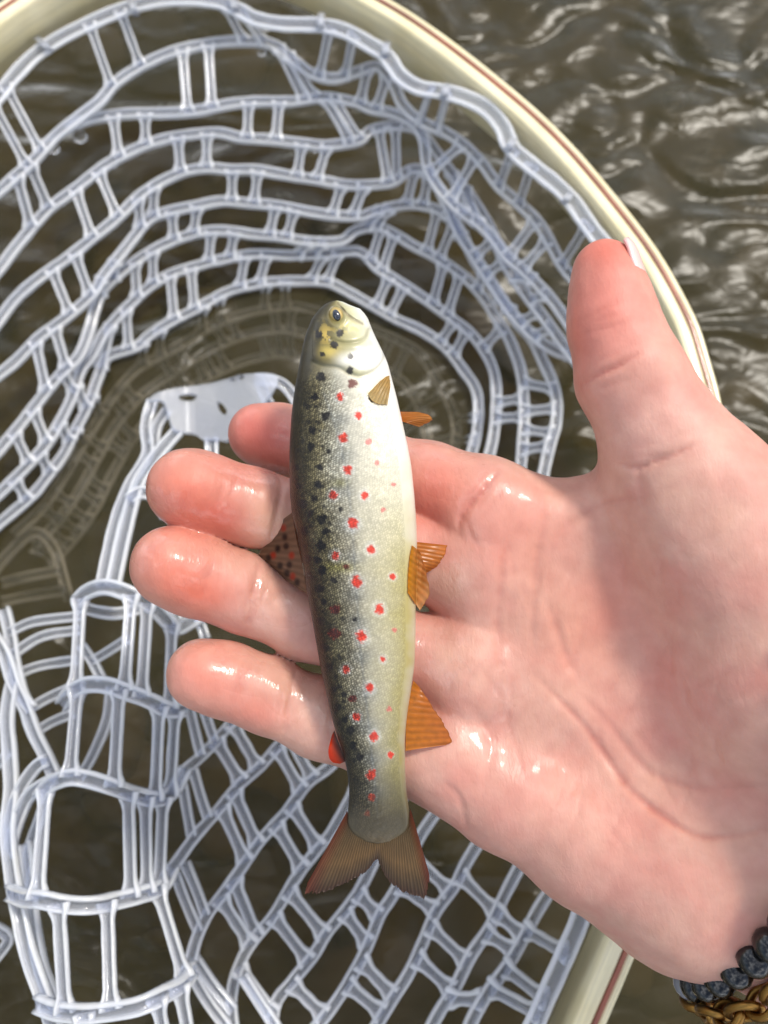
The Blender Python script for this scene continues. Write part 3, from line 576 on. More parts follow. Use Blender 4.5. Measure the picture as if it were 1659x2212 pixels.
fin('adipose_fin', [(722, 1578), (730, 1600), (738, 1620), (746, 1645)], [(717, 1588), (709, 1622), (716, 1645), (734, 1650)], .1560, .1562, lambda u, t_, r, x, y: S(70, 58, 44)[None] * (1 - t_[:, None]) + S(222, 70, 24)[None] * np.clip(t_[:, None] * 1.3, 0, 1), 3, wav=.0)

# ------------------------------------------------------------------ landing net
HZ = 0.075
net = empty('landing_net', Vector((0.05, 0.02, HZ)))
tag(net, 'landing net with cream and brown laminated wooden hoop and clear rubber mesh', 'landing net')
HOOP = [(500, 3100), (0, 2800), (-330, 2300), (-520, 1800), (-580, 1250), (-540, 800), (-410, 450), (-240, 240), (-95, 95), (0, 20), (30, 0), (120, -58), (260, -112), (420, -135), (580, -118), (710, -64), (820, 0), (886, 40), (971, 100), (1066, 175), (1154, 250), (1230, 326), (1292, 398), (1362, 485), (1411, 553), (1455, 628), (1493, 705), (1517, 782), (1539, 864),
        (1560, 1000), (1568, 1200), (1552, 1400), (1512, 1600), (1440, 1830), (1351, 2056), (1287, 2206), (1196, 2420), (1060, 2700)]
hp = catmull([PZ(u_, v_, HZ) for u_, v_ in HOOP], 260)
tg = np.gradient(hp, axis=0); tg[:, 2] = 0; tg /= np.linalg.norm(tg, axis=1)[:, None]; outw = np.c_[-tg[:, 1], tg[:, 0], np.zeros(len(tg))]
if ((hp - hp.mean(0)) * outw).sum() < 0: outw = -outw
def ply(name, o0, o1, z0, z1, m, bev=.0006):
    prof = [(o0, z0 + bev), (o0, z1 - bev), (o0 + bev * .3, z1 - bev * .3), (o0 + bev, z1), (o1 - bev, z1), (o1 - bev * .3, z1 - bev * .3), (o1, z1 - bev), (o1, z0 + bev), (o1 - bev, z0), (o0 + bev, z0)]
    np_ = len(prof); vv = np.vstack([hp + outw * o + np.array([0, 0, z]) for o, z in prof]).reshape(np_, len(hp), 3).transpose(1, 0, 2).reshape(-1, 3)
    ff = [(i * np_ + j, i * np_ + (j + 1) % np_, (i + 1) * np_ + (j + 1) % np_, (i + 1) * np_ + j) for i in range(len(hp) - 1) for j in range(np_)]
    ff += [tuple(range(np_)), tuple((len(hp) - 1) * np_ + j for j in range(np_))[::-1]]
    me = mesh(name, vv, ff); L = np.r_[0, np.cumsum(np.linalg.norm(np.diff(hp, axis=0), axis=1))]
    g_ = np.array([[L[i], o, z] for i in range(len(hp)) for o, z in prof], np.float32)
    a_ = me.attributes.new('Grain', 'FLOAT_VECTOR', 'POINT'); a_.data.foreach_set('vector', g_.ravel())
    return under(link(name, me, m), net)
ply('inner_ply', -.0054, -.0005, -.020, 0.0, cream, .0010)
ply('brown_ply', -.0005, .0008, -.0201, .0001, brown, .0002)
ply('outer_ply', .0008, .0032, -.020, -.0001, cream, .0008)
SECT = np.array([(-.5, 0), (-.48, .30), (-.36, .5), (-.25, .38), (-.17, .18), (.17, .18), (.25, .38), (.36, .5), (.48, .30), (.5, 0), (.45, -.36), (.28, -.5), (0, -.5), (-.28, -.5), (-.45, -.36)])
def strip(name, pts, w_, h_, hint, m, parent, wprof=None, n=None, fluct=0.06):
    L = np.linalg.norm(np.diff(pts, axis=0), axis=1).sum(); n = n or max(6, int(L / .0016))
    c = catmull(pts, n); tg_ = np.gradient(c, axis=0); tg_ /= np.maximum(np.linalg.norm(tg_, axis=1), 1e-9)[:, None]
    hint = np.broadcast_to(np.asarray(hint, float), c.shape); side = np.cross(tg_, hint); side /= np.maximum(np.linalg.norm(side, axis=1), 1e-9)[:, None]; nor = np.cross(side, tg_)
    ws = np.ones(n) if wprof is None else np.interp(np.linspace(0, 1, n), *wprof)
    ws = ws * (1 + fluct * (vnoise(np.c_[np.arange(n) * .35, np.full(n, c[0, 0] * 999)], 3) * 2 - 1))
    m_ = len(SECT); vv = (c[:, None] + side[:, None] * (SECT[:, 0][None, :, None] * w_ * ws[:, None, None]) + nor[:, None] * (SECT[:, 1][None, :, None] * h_ * np.sqrt(ws)[:, None, None])).reshape(-1, 3)
    ff = [(i * m_ + j, i * m_ + (j + 1) % m_, (i + 1) * m_ + (j + 1) % m_, (i + 1) * m_ + j) for i in range(n - 1) for j in range(m_)]
    ff += [tuple(range(m_))[::-1], tuple((n - 1) * m_ + j for j in range(m_))]
    me = mesh(name, vv, ff)
    if m is rub:
        th = np.tile(THK, n) * .82 + .18 * np.clip(np.repeat(ws, m_) - 1, 0, 1); a_ = me.attributes.new('Thick', 'FLOAT', 'POINT'); a_.data.foreach_set('value', th.astype(np.float32))
    return under(link(name, me, m), parent)
THK = np.array([.9, 1, 1, .5, .05, .05, .5, 1, 1, .9, .7, .3, .05, .3, .7])
STR = {}
VIEW = np.array([0.0, -0.1, 1.0])
def strand(key, c, pts, z, w_=5.0, h_=3.2, name='mesh_strand', reg=True):
    zz = np.interp(np.linspace(0, 1, len(pts)), np.linspace(0, 1, len(np.atleast_1d(z))), np.atleast_1d(z))
    p2 = []
    for (q_, z_) in zip(pts, zz):
        cc = c
        if len(q_) == 3: cc, q_ = q_[0], q_[1:]
        a, b_ = uv(cc, *q_); p2.append(PZ(a, b_, z_))
    o = strip(name, p2, w_ * 1e-3, h_ * 1e-3, VIEW, rub, net)
    s_ = catmull(p2, max(30, len(p2) * 8)); STR[key] = (s_, np.array([UVof(x)[:2] for x in s_]))
    return o
def snap(key, a, b_):
    s_, px = STR[key]; i = np.argmin(np.hypot(px[:, 0] - a, px[:, 1] - b_)); return s_[i]
def bars(k0, k1, lst, w_=4.2, c='A', sag=0.0):
    for q_ in lst:
        cc = c
        if isinstance(q_[0], str): cc, q_ = q_[0], q_[1:]
        p0, p1 = snap(k0, *uv(cc, q_[0], q_[1])), snap(k1, *uv(cc, q_[2], q_[3])); L = np.linalg.norm(p1 - p0)
        f_ = min(.42, .0046 / max(L, 1e-4)); mid = (p0 + p1) / 2 + np.array([0, 0, -sag])
        strip('cross_bar', [p0, (p0 + mid) / 2, mid, (p1 + mid) / 2, p1], w_ * 1e-3, .0027, VIEW, rub, net, ([0, f_ * .35, f_ * .7, f_, 1 - f_, 1 - f_ * .7, 1 - f_ * .35, 1], [1.75, 1.6, 1.2, 1, 1, 1.2, 1.6, 1.75]), n=17)
# flange lashed to the hoop, then the rings of the bag, top to water
strand('band', 'A', [(-160, 620), (-60, 480), (0, 405), (70, 320), (150, 240), (260, 165), (380, 105), (520, 45), (660, 5), (800, -5), (930, 5), (1030, 45), (1110, 85), (1230, 105), (1380, 110), (1490, 135), ('B', 290, 190), ('B', 365, 240), ('B', 430, 330), ('B', 510, 380), ('B', 600, 395), ('B', 700, 420), ('B', 800, 470), ('B', 870, 550), ('B', 910, 640), ('B', 1000, 720), ('B', 1100, 800), ('B', 1170, 870), ('B', 1225, 950), ('B', 1285, 1030), ('B', 1360, 1120), ('B', 1450, 1260)], [.062, .062, .062, .063, .067, .070, .0715, .0715, .071, .071], 7.2, 2.2, name='flange')
R = {
 1: ([(-60, 870), (0, 825), (60, 770), (150, 690), (240, 590), (340, 510), (430, 440), (500, 360), (620, 282), (750, 225), (900, 192), (1030, 180), (1180, 195), (1290, 280), (1360, 325), (1450, 340), (1550, 310), ('B', 330, 290), ('B', 395, 360), ('B', 440, 455), ('B', 520, 528), ('B', 620, 572), ('B', 700, 625), ('B', 780, 705), ('B', 850, 800), ('B', 940, 880), ('B', 1020, 960), ('B', 1080, 1060), ('B', 1130, 1150), ('B', 1200, 1230), ('B', 1300, 1330)], .050),
 2: ([(290, 560), (350, 530), (430, 508), (560, 492), (720, 490), (850, 480), (1000, 450), (1130, 440), (1260, 440), (1370, 425), (1440, 425), (1540, 445), ('B', 300, 470), ('B', 400, 492), ('B', 490, 540), ('B', 530, 610), ('B', 545, 720), ('B', 600, 820), ('B', 690, 915), ('B', 770, 970), ('B', 830, 1030), ('B', 890, 1110), ('B', 960, 1170), ('B', 1040, 1250), ('B', 1100, 1320), ('B', 1170, 1420), ('B', 1260, 1520)], .044),
 3: ([(-60, 1230), (0, 1160), (60, 1080), (130, 995), (210, 905), (320, 822), (420, 742), (490, 695), (600, 640), (720, 600), (850, 580), (950, 575), (1050, 598), (1150, 603), (1300, 620), (1400, 630), (1500, 620), (1560, 605), ('B', 300, 565), ('B', 400, 545), ('B', 500, 560), ('B', 570, 640), ('B', 650, 750), ('B', 730, 850), ('B', 800, 960), ('B', 850, 1070), ('B', 900, 1170), ('B', 970, 1270), ('B', 1060, 1390), ('B', 1140, 1500), ('B', 1220, 1600)], .038),
 4: ([(-60, 1460), (0, 1380), (70, 1290), (160, 1210), (300, 1110), (400, 1030), (510, 940), (600, 850), (700, 785), (800, 742), (900, 727), (1000, 735), (1100, 735), (1250, 760), (1400, 783), (1500, 800), (1600, 800), ('B', 400, 785), ('B', 470, 735), ('B', 540, 745), ('B', 600, 830), ('B', 650, 930), ('B', 690, 1020), ('B', 750, 1110), ('B', 820, 1220), ('B', 900, 1340), ('B', 980, 1430), ('B', 1070, 1500), ('B', 1180, 1550)], .031),
 5: ([(-60, 1660), (60, 1570), (170, 1460), (290, 1370), (400, 1270), (450, 1190), (530, 1090), (600, 1000), (650, 945), (730, 915), (850, 890), (960, 870), (1080, 880), (1200, 890), (1330, 915), (1450, 932), (1560, 935), ('B', 300, 920), ('B', 380, 898), ('B', 460, 885), ('B', 550, 895), ('B', 630, 930), ('B', 690, 1000), ('B', 740, 1110), ('B', 800, 1200), ('B', 860, 1290), ('B', 930, 1390), ('B', 1000, 1470), ('D', 1169, 773), ('D', 1198, 842), ('D', 1201, 910), ('D', 1184, 975), ('D', 1170, 1040)], .024),
 6: ([('C', -60, 700), ('C', 0, 640), ('C', 100, 520), ('C', 190, 405), ('C', 260, 320), (340, 1540), (385, 1430), (410, 1340), (445, 1255), (520, 1180), (600, 1120), (700, 1062), (800, 1022), (900, 1000), (1000, 1000), (1100, 1015), (1200, 1022), (1300, 1040), (1400, 1047), (1480, 1040), ('B', 240, 995), ('B', 330, 982), ('B', 400, 1010), ('B', 480, 1060), ('B', 560, 1100), ('B', 640, 1150), ('B', 720, 1210), ('B', 790, 1290), ('B', 840, 1370), ('B', 890, 1450), ('D', 1112, 762), ('D', 1126, 806), ('D', 1131, 867), ('D', 1131, 921), ('D', 1124, 1020)], .017),
 7: ([('C', -60, 880), ('C', 0, 830), ('C', 130, 700), ('C', 200, 620), ('C', 250, 540), ('C', 310, 420), ('C', 350, 300), (395, 1540), (450, 1440), (510, 1370), (570, 1310), (640, 1245), (740, 1185), (850, 1150), (960, 1122), (1100, 1100), (1250, 1105), (1400, 1100), (1480, 1090), (1560, 1092), ('B', 330, 1160), ('B', 400, 1205), ('B', 470, 1250), ('B', 560, 1310), ('B', 640, 1370), ('B', 720, 1430), ('B', 780, 1500), ('B', 830, 1600), ('D', 1072, 860), ('D', 1066, 940), ('D', 1050, 1010)], .010),
 8: ([('C', -60, 1010), ('C', 0, 960), ('C', 60, 910), ('C', 150, 830), ('C', 220, 740), ('C', 280, 655), ('C', 320, 570), ('C', 380, 455), ('C', 425, 330), ('C', 470, 240), (590, 1500), (640, 1455), (740, 1390), (840, 1340), (910, 1300), (1000, 1255), (1150, 1222), (1300, 1215), (1420, 1222), (1500, 1260), (1590, 1310), ('B', 400, 1375), ('B', 520, 1430), ('B', 620, 1500), ('B', 700, 1600), ('D', 1030, 850), ('D', 1030, 930), ('D', 1010, 1010)], .003),
 9: ([('C', 60, 1010), ('C', 180, 900), ('C', 270, 770), ('C', 340, 650), ('C', 420, 520), ('C', 500, 400), ('C', 600, 290), (770, 1500), (900, 1420), (1050, 1360), (1200, 1330), (1330, 1335), ('B', 320, 1430), ('B', 430, 1480), ('B', 520, 1540), ('D', 960, 850), ('D', 985, 920), ('D', 975, 1000)], -.008),
 10: ([('C', 150, 1060), ('C', 260, 940), ('C', 350, 810), ('C', 420, 680), ('C', 500, 540), ('C', 600, 420), ('C', 720, 330), ('C', 860, 240), ('C', 1000, 170), ('C', 1150, 130), ('C', 1300, 140), ('D', 830, 800), ('D', 890, 850), ('D', 920, 930), ('D', 930, 1010)], -.018),
}
R[11] = ([('C', 240, 1120), ('C', 340, 1000), ('C', 420, 880), ('C', 490, 740), ('C', 580, 590), ('C', 680, 470), ('C', 800, 390), ('C', 940, 310), ('C', 1100, 250), ('C', 1280, 240), ('D', 810, 850), ('D', 850, 910), ('D', 880, 1000)], -.030)
R[12] = ([('C', -40, 1190), ('C', 40, 1090), ('C', 150, 1000), ('C', 230, 1060), ('C', 270, 1180), ('C', 300, 1290)], -.012)
R[13] = ([('C', 10, 1220), ('C', 120, 1190), ('C', 260, 1165)], -.010)
R[14] = ([('C', 10, 1300), ('C', 120, 1275), ('C', 280, 1250)], -.008)
for k, (pts, z) in R.items(): strand(k, 'A', pts, z)
bars('band', 1, [(0, 470, 100, 700), (80, 410, 175, 650), (405, 130, 480, 380), (525, 70, 605, 290), (965, 20, 1050, 180), (1040, 55, 1140, 190), ('B', 120, 140, 80, 310), ('B', 225, 170, 180, 315), ('B', 555, 390, 515, 520), ('B', 640, 405, 590, 555), ('B', 905, 650, 860, 800), ('B', 990, 720, 945, 880), ('B', 1240, 970, 1140, 1140)], 3.8)
bars(1, 2, [(785, 225, 805, 480), (905, 195, 920, 460), (1200, 210, 1320, 430), (1240, 240, 1360, 425), ('B', 290, 300, 260, 450), ('B', 370, 330, 330, 470)])
bars(1, 3, [(125, 715, 205, 905), (80, 755, 135, 990)])
bars(2, 3, [(495, 500, 510, 680), (625, 492, 635, 625), (1080, 445, 1070, 600), (1205, 440, 1190, 610), (1400, 430, 1510, 615), (1440, 430, 1550, 605), ('B', 700, 920, 640, 760), ('B', 770, 970, 700, 820), ('B', 1010, 1210, 920, 1200), ('B', 1060, 1270, 990, 1300)])
bars(1, 2, [('B', 690, 620, 560, 740), ('B', 750, 680, 640, 870), ('B', 1010, 950, 890, 1110), ('B', 1065, 1040, 960, 1170)])
bars(3, 4, [(330, 820, 400, 1030), (425, 740, 510, 940), (770, 595, 780, 750), (890, 580, 890, 728), (1300, 620, 1280, 765), (1410, 630, 1370, 778), ('B', 330, 560, 370, 790), ('B', 410, 545, 420, 780), ('B', 830, 1040, 750, 1110), ('B', 880, 1130, 800, 1190), ('B', 1030, 1350, 950, 1400), ('B', 1080, 1420, 1010, 1460)])
bars(4, 5, [(600, 850, 605, 995), (665, 800, 665, 935), (1010, 735, 1000, 872), (1110, 735, 1100, 880), (1480, 800, 1430, 930), (1570, 800, 1530, 935), (225, 1165, 310, 1360), (320, 1095, 390, 1280), ('B', 490, 735, 450, 885), ('B', 555, 760, 530, 892), ('B', 690, 1020, 640, 935), ('B', 900, 1340, 860, 1290)])
bars(5, 6, [(740, 912, 755, 1040), (850, 890, 840, 1010), (1190, 890, 1160, 1018), (1280, 905, 1240, 1028), (440, 1200, 440, 1270), (500, 1130, 500, 1200), ('B', 340, 905, 280, 985), ('B', 385, 898, 320, 982), ('B', 590, 910, 540, 1090), ('B', 660, 960, 595, 1115), ('C', 150, 180, 205, 390), ('C', 240, 110, 290, 300), ('B', 790, 1190, 760, 1250), ('D', 1198, 842, 1128, 830), ('D', 1195, 885, 1131, 890), ('D', 1195, 935, 1131, 930), ('D', 1190, 965, 1130, 970)])
bars(6, 7, [(590, 1130, 600, 1290), (660, 1085, 660, 1230), (910, 1000, 900, 1140), (1010, 1000, 990, 1118), (1340, 1045, 1290, 1105), (1400, 1047, 1360, 1102), ('B', 350, 985, 300, 1140), ('B', 405, 1010, 355, 1175), ('B', 620, 1140, 570, 1315), ('B', 690, 1190, 630, 1360), ('C', 60, 570, 130, 700), ('C', 140, 470, 205, 610), ('C', 270, 310, 330, 390), ('B', 860, 1420, 790, 1510), ('D', 1126, 862, 1072, 868), ('D', 1128, 900, 1070, 905)])
bars(7, 8, [(480, 1400, 490, 1620), (545, 1335, 555, 1520), (730, 1190, 750, 1385), (820, 1160, 835, 1340), (1060, 1105, 1040, 1245), (1150, 1102, 1120, 1228), (1400, 1100, 1340, 1218), (1465, 1092, 1410, 1222), ('B', 385, 1195, 315, 1330), ('B', 450, 1240, 375, 1365), ('C', 60, 770, 115, 860), ('C', 170, 660, 215, 745), ('C', 255, 535, 300, 610), ('C', 330, 370, 370, 470), ('B', 660, 1390, 600, 1480), ('B', 710, 1430, 650, 1540)])
bars(8, 9, [(610, 1480, 625, 1590), (690, 1430, 705, 1550), (880, 1315, 885, 1430), (950, 1285, 955, 1395), (1150, 1222, 1140, 1340), (1240, 1218, 1230, 1332), ('C', 330, 555, 365, 610), ('C', 400, 410, 440, 490), ('D', 1030, 900, 985, 910), ('D', 1028, 950, 985, 955)])
def autobars(k0, k1, gap, start=.02):
    s0, x0 = STR[k0]; L = np.r_[0, np.cumsum(np.linalg.norm(np.diff(s0, axis=0), axis=1))]; t_ = start * L[-1]
    while t_ < L[-1]:
        for e in (0, .0085):
            i = min(np.searchsorted(L, t_ + e), len(L) - 1); d_ = np.linalg.norm(STR[k1][0] - s0[i], axis=1); j = d_.argmin()
            if d_[j] < .03: bars(k0, k1, [('D', *x0[i], *STR[k1][1][j])])
        t_ += gap
autobars(9, 10, .030, .05); autobars(10, 11, .030, .0); autobars(11, 10, .045, .06)
# lower right: the bag runs up again to the hoop
for k, pts, z in (('i', [('F', 1330, 640), ('F', 1230, 800), ('F', 1180, 900), ('F', 1110, 1020), ('F', 1030, 1130), ('F', 970, 1230), ('F', 900, 1380)], .052), ('h', [('F', 1180, 560), ('F', 1100, 710), ('F', 1030, 860), ('F', 950, 980), ('F', 880, 1120), ('F', 810, 1230), ('F', 730, 1380)], .046),
        ('g', [('F', 1040, 400), ('F', 930, 580), ('F', 880, 680), ('F', 800, 790), ('F', 740, 930), ('F', 680, 1060), ('F', 610, 1170), ('F', 490, 1370)], .041), ('f', [('F', 900, 240), ('F', 740, 450), ('F', 630, 690), ('F', 560, 800), ('F', 520, 900), ('F', 470, 1010), ('F', 400, 1130), ('F', 330, 1230), ('F', 230, 1350)], .038),
        ('e', [('F', 760, 100), ('F', 640, 330), ('F', 500, 640), ('F', 420, 770), ('F', 330, 880), ('F', 270, 980), ('F', 180, 1090), ('F', 110, 1180), ('F', 95, 1290), ('F', 110, 1400)], .036), ('d', [('E', 1560, 560), ('E', 1510, 690), ('E', 1430, 830), ('E', 1350, 930), ('E', 1270, 1040), ('E', 1180, 1190), ('E', 1090, 1300), ('E', 1040, 1390), ('E', 1010, 1480), ('E', 1000, 1600), ('E', 1020, 1760)], .037),
        ('c', [('E', 1560, 400), ('E', 1430, 540), ('E', 1330, 620), ('E', 1230, 750), ('E', 1130, 860), ('E', 1060, 960), ('E', 990, 1060), ('E', 900, 1180), ('E', 850, 1290), ('E', 820, 1400), ('E', 800, 1440)], [.036, .038, .04, .045, .055]), ('b', [('E', 1400, 250), ('E', 1210, 450), ('E', 1130, 540), ('E', 1030, 630), ('E', 930, 750), ('E', 850, 840), ('E', 770, 950), ('E', 730, 1000)], [.034, .038, .044, .055]),
        ('a', [('E', 1150, 200), ('E', 990, 370), ('E', 930, 440), ('E', 860, 510), ('E', 800, 565), ('E', 770, 620)], [.034, .04, .05])): strand(k, 'E', pts, z, 4.2)
strand('bandlow', 'F', [('D', 1400, 1760), ('F', 1480, 700), ('F', 1400, 880), ('F', 1330, 1040), ('F', 1280, 1150), ('F', 1215, 1300), ('F', 1150, 1420)], .069, 6.5, 2.0, name='flange')
bars('a', 'b', [(950, 450, 1040, 620), (1010, 360, 1115, 550)], c='E'); bars('b', 'c', [(950, 720, 1055, 960), (1010, 650, 1115, 880), (1195, 470, 1305, 650), (1245, 420, 1355, 600)], c='E')
bars('c', 'd', [(1190, 790, 1305, 990), (1265, 710, 1375, 900), (955, 1110, 1080, 1310), (1010, 1030, 1110, 1270)], c='E'); bars('d', 'e', [(1185, 1190, 1300, 1360), (1255, 1080, 1370, 1240), (1050, 1420, 1205, 1610)], c='E')
bars('e', 'f', [(400, 800, 500, 930), (460, 710, 545, 820), (170, 1100, 310, 1250)], c='F'); bars('f', 'g', [(420, 1110, 570, 1240), (480, 1000, 615, 1165), (640, 670, 800, 790), (700, 540, 860, 710)], c='F')
bars('g', 'h', [(720, 990, 870, 1130), (770, 860, 935, 1005), (900, 640, 1060, 790)], c='F'); bars('h', 'i', [(1050, 800, 1180, 900), (1010, 890, 1140, 970), (850, 1170, 1000, 1180)], c='F'); bars('i', 'bandlow', [(1100, 1030, 1275, 1160), (1040, 1120, 1240, 1240), (1200, 870, 1360, 970)], c='F')
# lower left: the fold of the bag that stands up towards the camera, its ladder of arcs and rails
lad = lambda k, pts, z, w_=4.4: strand(k, 'E', pts, z, w_, 3.2)
lad('p0', [('C', 335, 1300), ('C', 380, 1255), ('C', 460, 1235), ('C', 560, 1265), ('C', 660, 1320), ('C', 730, 1385), ('C', 770, 1410), ('C', 840, 1375), ('C', 910, 1310)], [.080, .088, .075, .050], 5.2)
lad('p1', [(270, 280), (300, 235), (370, 195), (460, 195), (560, 228), (650, 262), (730, 300), (800, 300)], [.080, .090, .090, .078], 5.0)
lad('p2', [(170, 680), (215, 625), (300, 592), (380, 600), (480, 630), (580, 665), (680, 685), (750, 650), (800, 560)], [.082, .092, .090, .076, .060], 5.0)
lad('p3', [(40, 1090), (100, 1112), (180, 1120), (280, 1140), (390, 1145), (500, 1125), (620, 1095), (700, 1060), (745, 985)], [.084, .096, .094, .080, .064], 5.0)
lad('p4', [(160, 1570), (240, 1600), (360, 1612), (480, 1602), (600, 1580), (700, 1535), (790, 1480), (835, 1420)], [.088, .098, .096, .075], 5.0)
lad('p5', [(200, 2000), (400, 2040), (640, 2020), (860, 1940)], [.092, .096, .08], 5.0)
def rail(k0, k1, lst, w_=3.6):
    bars(k0, k1, lst, w_, 'E')
rail('p0', 'p1', [('C', 360, 1300, 315, 1650), ('C', 570, 1270, 545, 1660), ('C', 640, 1310, 625, 1690), ('C', 745, 1400, 735, 1740)]); rail('p1', 'p2', [(340, 210, 310, 600), (515, 215, 490, 640), (690, 280, 670, 685), (760, 300, 735, 660)])
rail('p2', 'p3', [(200, 640, 165, 1110), (560, 660, 570, 1110), (635, 680, 640, 1090), (705, 670, 690, 1065)]); rail('p3', 'p4', [(260, 1140, 285, 1600), (470, 1130, 485, 1600), (680, 1070, 800, 1470)]); rail('p4', 'p5', [(680, 1545, 760, 1980), (770, 1490, 850, 1940), (370, 1612, 400, 2040)])
# back and side walls of the fold
strand('q0', 'E', [(-40, -40), (20, 60), (60, 180), (110, 290), (150, 400), (200, 500), (240, 590)], [.055, .06, .075], 4.6)
strand('q1', 'E', [(70, 130), (45, 230), (32, 340), (42, 480), (50, 640), (35, 820), (50, 980), (75, 1130), (110, 1300), (150, 1430), (210, 1590), (250, 1720)], [.055, .07, .085, .085], 4.8)
strand('q2', 'E', [(110, 880), (125, 1020), (135, 1150), (155, 1300), (190, 1450), (260, 1610)], [.06, .07, .08], 4.4)
strand('q3', 'E', [(40, 840), (60, 720), (105, 620), (160, 545), (200, 520)], [.07, .075], 4.2)
strand('q4', 'E', [(36, 930), (70, 800), (115, 690), (170, 635), (235, 600)], [.07, .08], 4.2)
strand('q5', 'E', [('C', 20, 1330), ('C', 45, 1440), ('C', 60, 1540), (75, 150), (100, 240), (140, 300)], [.05, .06], 4.4)
for k, pts in enumerate(([('C', 45, 1430), ('C', 150, 1385), ('C', 350, 1360)], [('C', 52, 1530), ('C', 180, 1450), ('C', 345, 1420)], [('E', 80, 145), ('E', 180, 110), ('E', 335, 85)], [('E', 140, 290), ('E', 210, 250), ('E', 310, 205)], [('E', 175, 385), ('E', 230, 352), ('E', 320, 315)], [('E', 400, 90), ('E', 460, 55), ('E', 560, -10)], [('E', 350, 20), ('E', 400, 90), ('E', 440, 170)], [('E', 345, 600), ('E', 410, 480), ('E', 465, 340), ('E', 480, 200)], [('E', 95, 1110), ('E', 130, 900), ('E', 170, 780), ('E', 210, 650)], [('E', -20, 1240), ('E', 40, 1290), ('E', -20, 1380)], [('E', -20, 760), ('E', 36, 860)], [('E', -30, 560), ('E', 42, 480)],
        [('E', 820, 290), ('E', 850, 420), ('E', 870, 500)], [('E', 880, 290), ('E', 905, 370), ('E', 930, 440)], [('E', 790, 620), ('E', 810, 740), ('E', 830, 850)], [('E', 835, 560), ('E', 870, 680), ('E', 900, 770)], [('E', 760, 1010), ('E', 800, 1120), ('E', 860, 1260)], [('E', 800, 960), ('E', 850, 1080), ('E', 890, 1190)], [('E', 840, 1370), ('E', 920, 1490), ('E', 1010, 1600)], [('E', 830, 1440), ('E', 900, 1560), ('E', 990, 1680)], [('E', 1050, 1450), ('E', 1120, 1560), ('E', 1200, 1680)],
        [('C', 850, 1340), ('C', 870, 1400), ('C', 890, 1460)], [('C', 740, 1270), ('C', 760, 1340), ('C', 770, 1400)], [('C', 830, 960), ('C', 840, 1100), ('C', 860, 1300)])):
    strand('s%d' % k, 'E', pts, .052 if k < 12 else .046, 3.6)
strand('t0', 'C', [(600, 1330), (500, 1350), (400, 1335), (345, 1310)], [.065, .078], 4.2)
# hub plate and the straps that run from it
strand('h0', 'C', [(770, 560), (700, 640), (640, 720), (590, 810), (540, 1000), (490, 1230)], [.060, .070, .084], 5.0)
strand('h1', 'C', [(660, 430), (632, 540), (638, 660), (560, 800), (500, 960), (440, 1230)], [.058, .060, .072, .084], 4.4)
strand('h2', 'C', [(725, 470), (680, 540), (665, 620)], .060, 4.0)
strand('h3', 'C', [(560, 860), (600, 830), (660, 840), (720, 930)], [.076, .07], 4.6)
strand('h4', 'C', [(1100, 340), (1200, 350), (1260, 400), (1330, 520)], [.060, .056], 4.4)
strand('h5', 'C', [(915, 590), (915, 680), (920, 800)], .058, 5.2)
strand('h6', 'C', [(1120, 350), (1180, 470), (1300, 560)], .056, 4.4)
def plate():
    out = [(640, 440), (680, 405), (760, 383), (900, 368), (1030, 335), (1110, 318), (1190, 330), (1190, 380), (1130, 470), (1060, 560), (990, 610), (955, 605), (885, 605), (850, 582), (780, 572), (745, 560), (725, 500), (700, 440)]
    holes = [((812, 424), 46, 17, .0), ((968, 470), 34, 16, .9), ((1035, 343), 34, 9, -.3)]
    bm2 = bmesh.new(); ol = catmull(out + [out[0]], 90)[:-1]; loops = [[uv('C', x, y) for x, y in ol]]
    for (cx0, cy0), ra, rb, ro in holes: loops.append([uv('C', cx0 + ra * math.cos(t_) * math.cos(ro) - rb * math.sin(t_) * math.sin(ro), cy0 + ra * math.cos(t_) * math.sin(ro) + rb * math.sin(t_) * math.cos(ro)) for t_ in np.linspace(0, 2 * math.pi, 25)[:-1]])
    ed_ = []
    for lp in loops:
        vv = [bm2.verts.new(PZ(a, b_, .061 + .003 * math.sin(a / 40))) for a, b_ in lp]
        ed_ += [bm2.edges.new((vv[i], vv[(i + 1) % len(vv)])) for i in range(len(vv))]
    bmesh.ops.triangle_fill(bm2, use_beauty=True, use_dissolve=False, edges=ed_)
    me = bpy.data.meshes.new('hub_plate'); bm2.to_mesh(me); bm2.free(); a_ = me.attributes.new('Thick', 'FLOAT', 'POINT'); a_.data.foreach_set('value', np.full(len(me.vertices), .22, np.float32)); o = under(link('hub_plate', me, rub2), net)
    m_ = o.modifiers.new('s', 'SOLIDIFY'); m_.thickness = .0022; m_ = o.modifiers.new('b', 'BEVEL'); m_.width = .0007; m_.segments = 2; m_.limit_method = 'ANGLE'
plate()
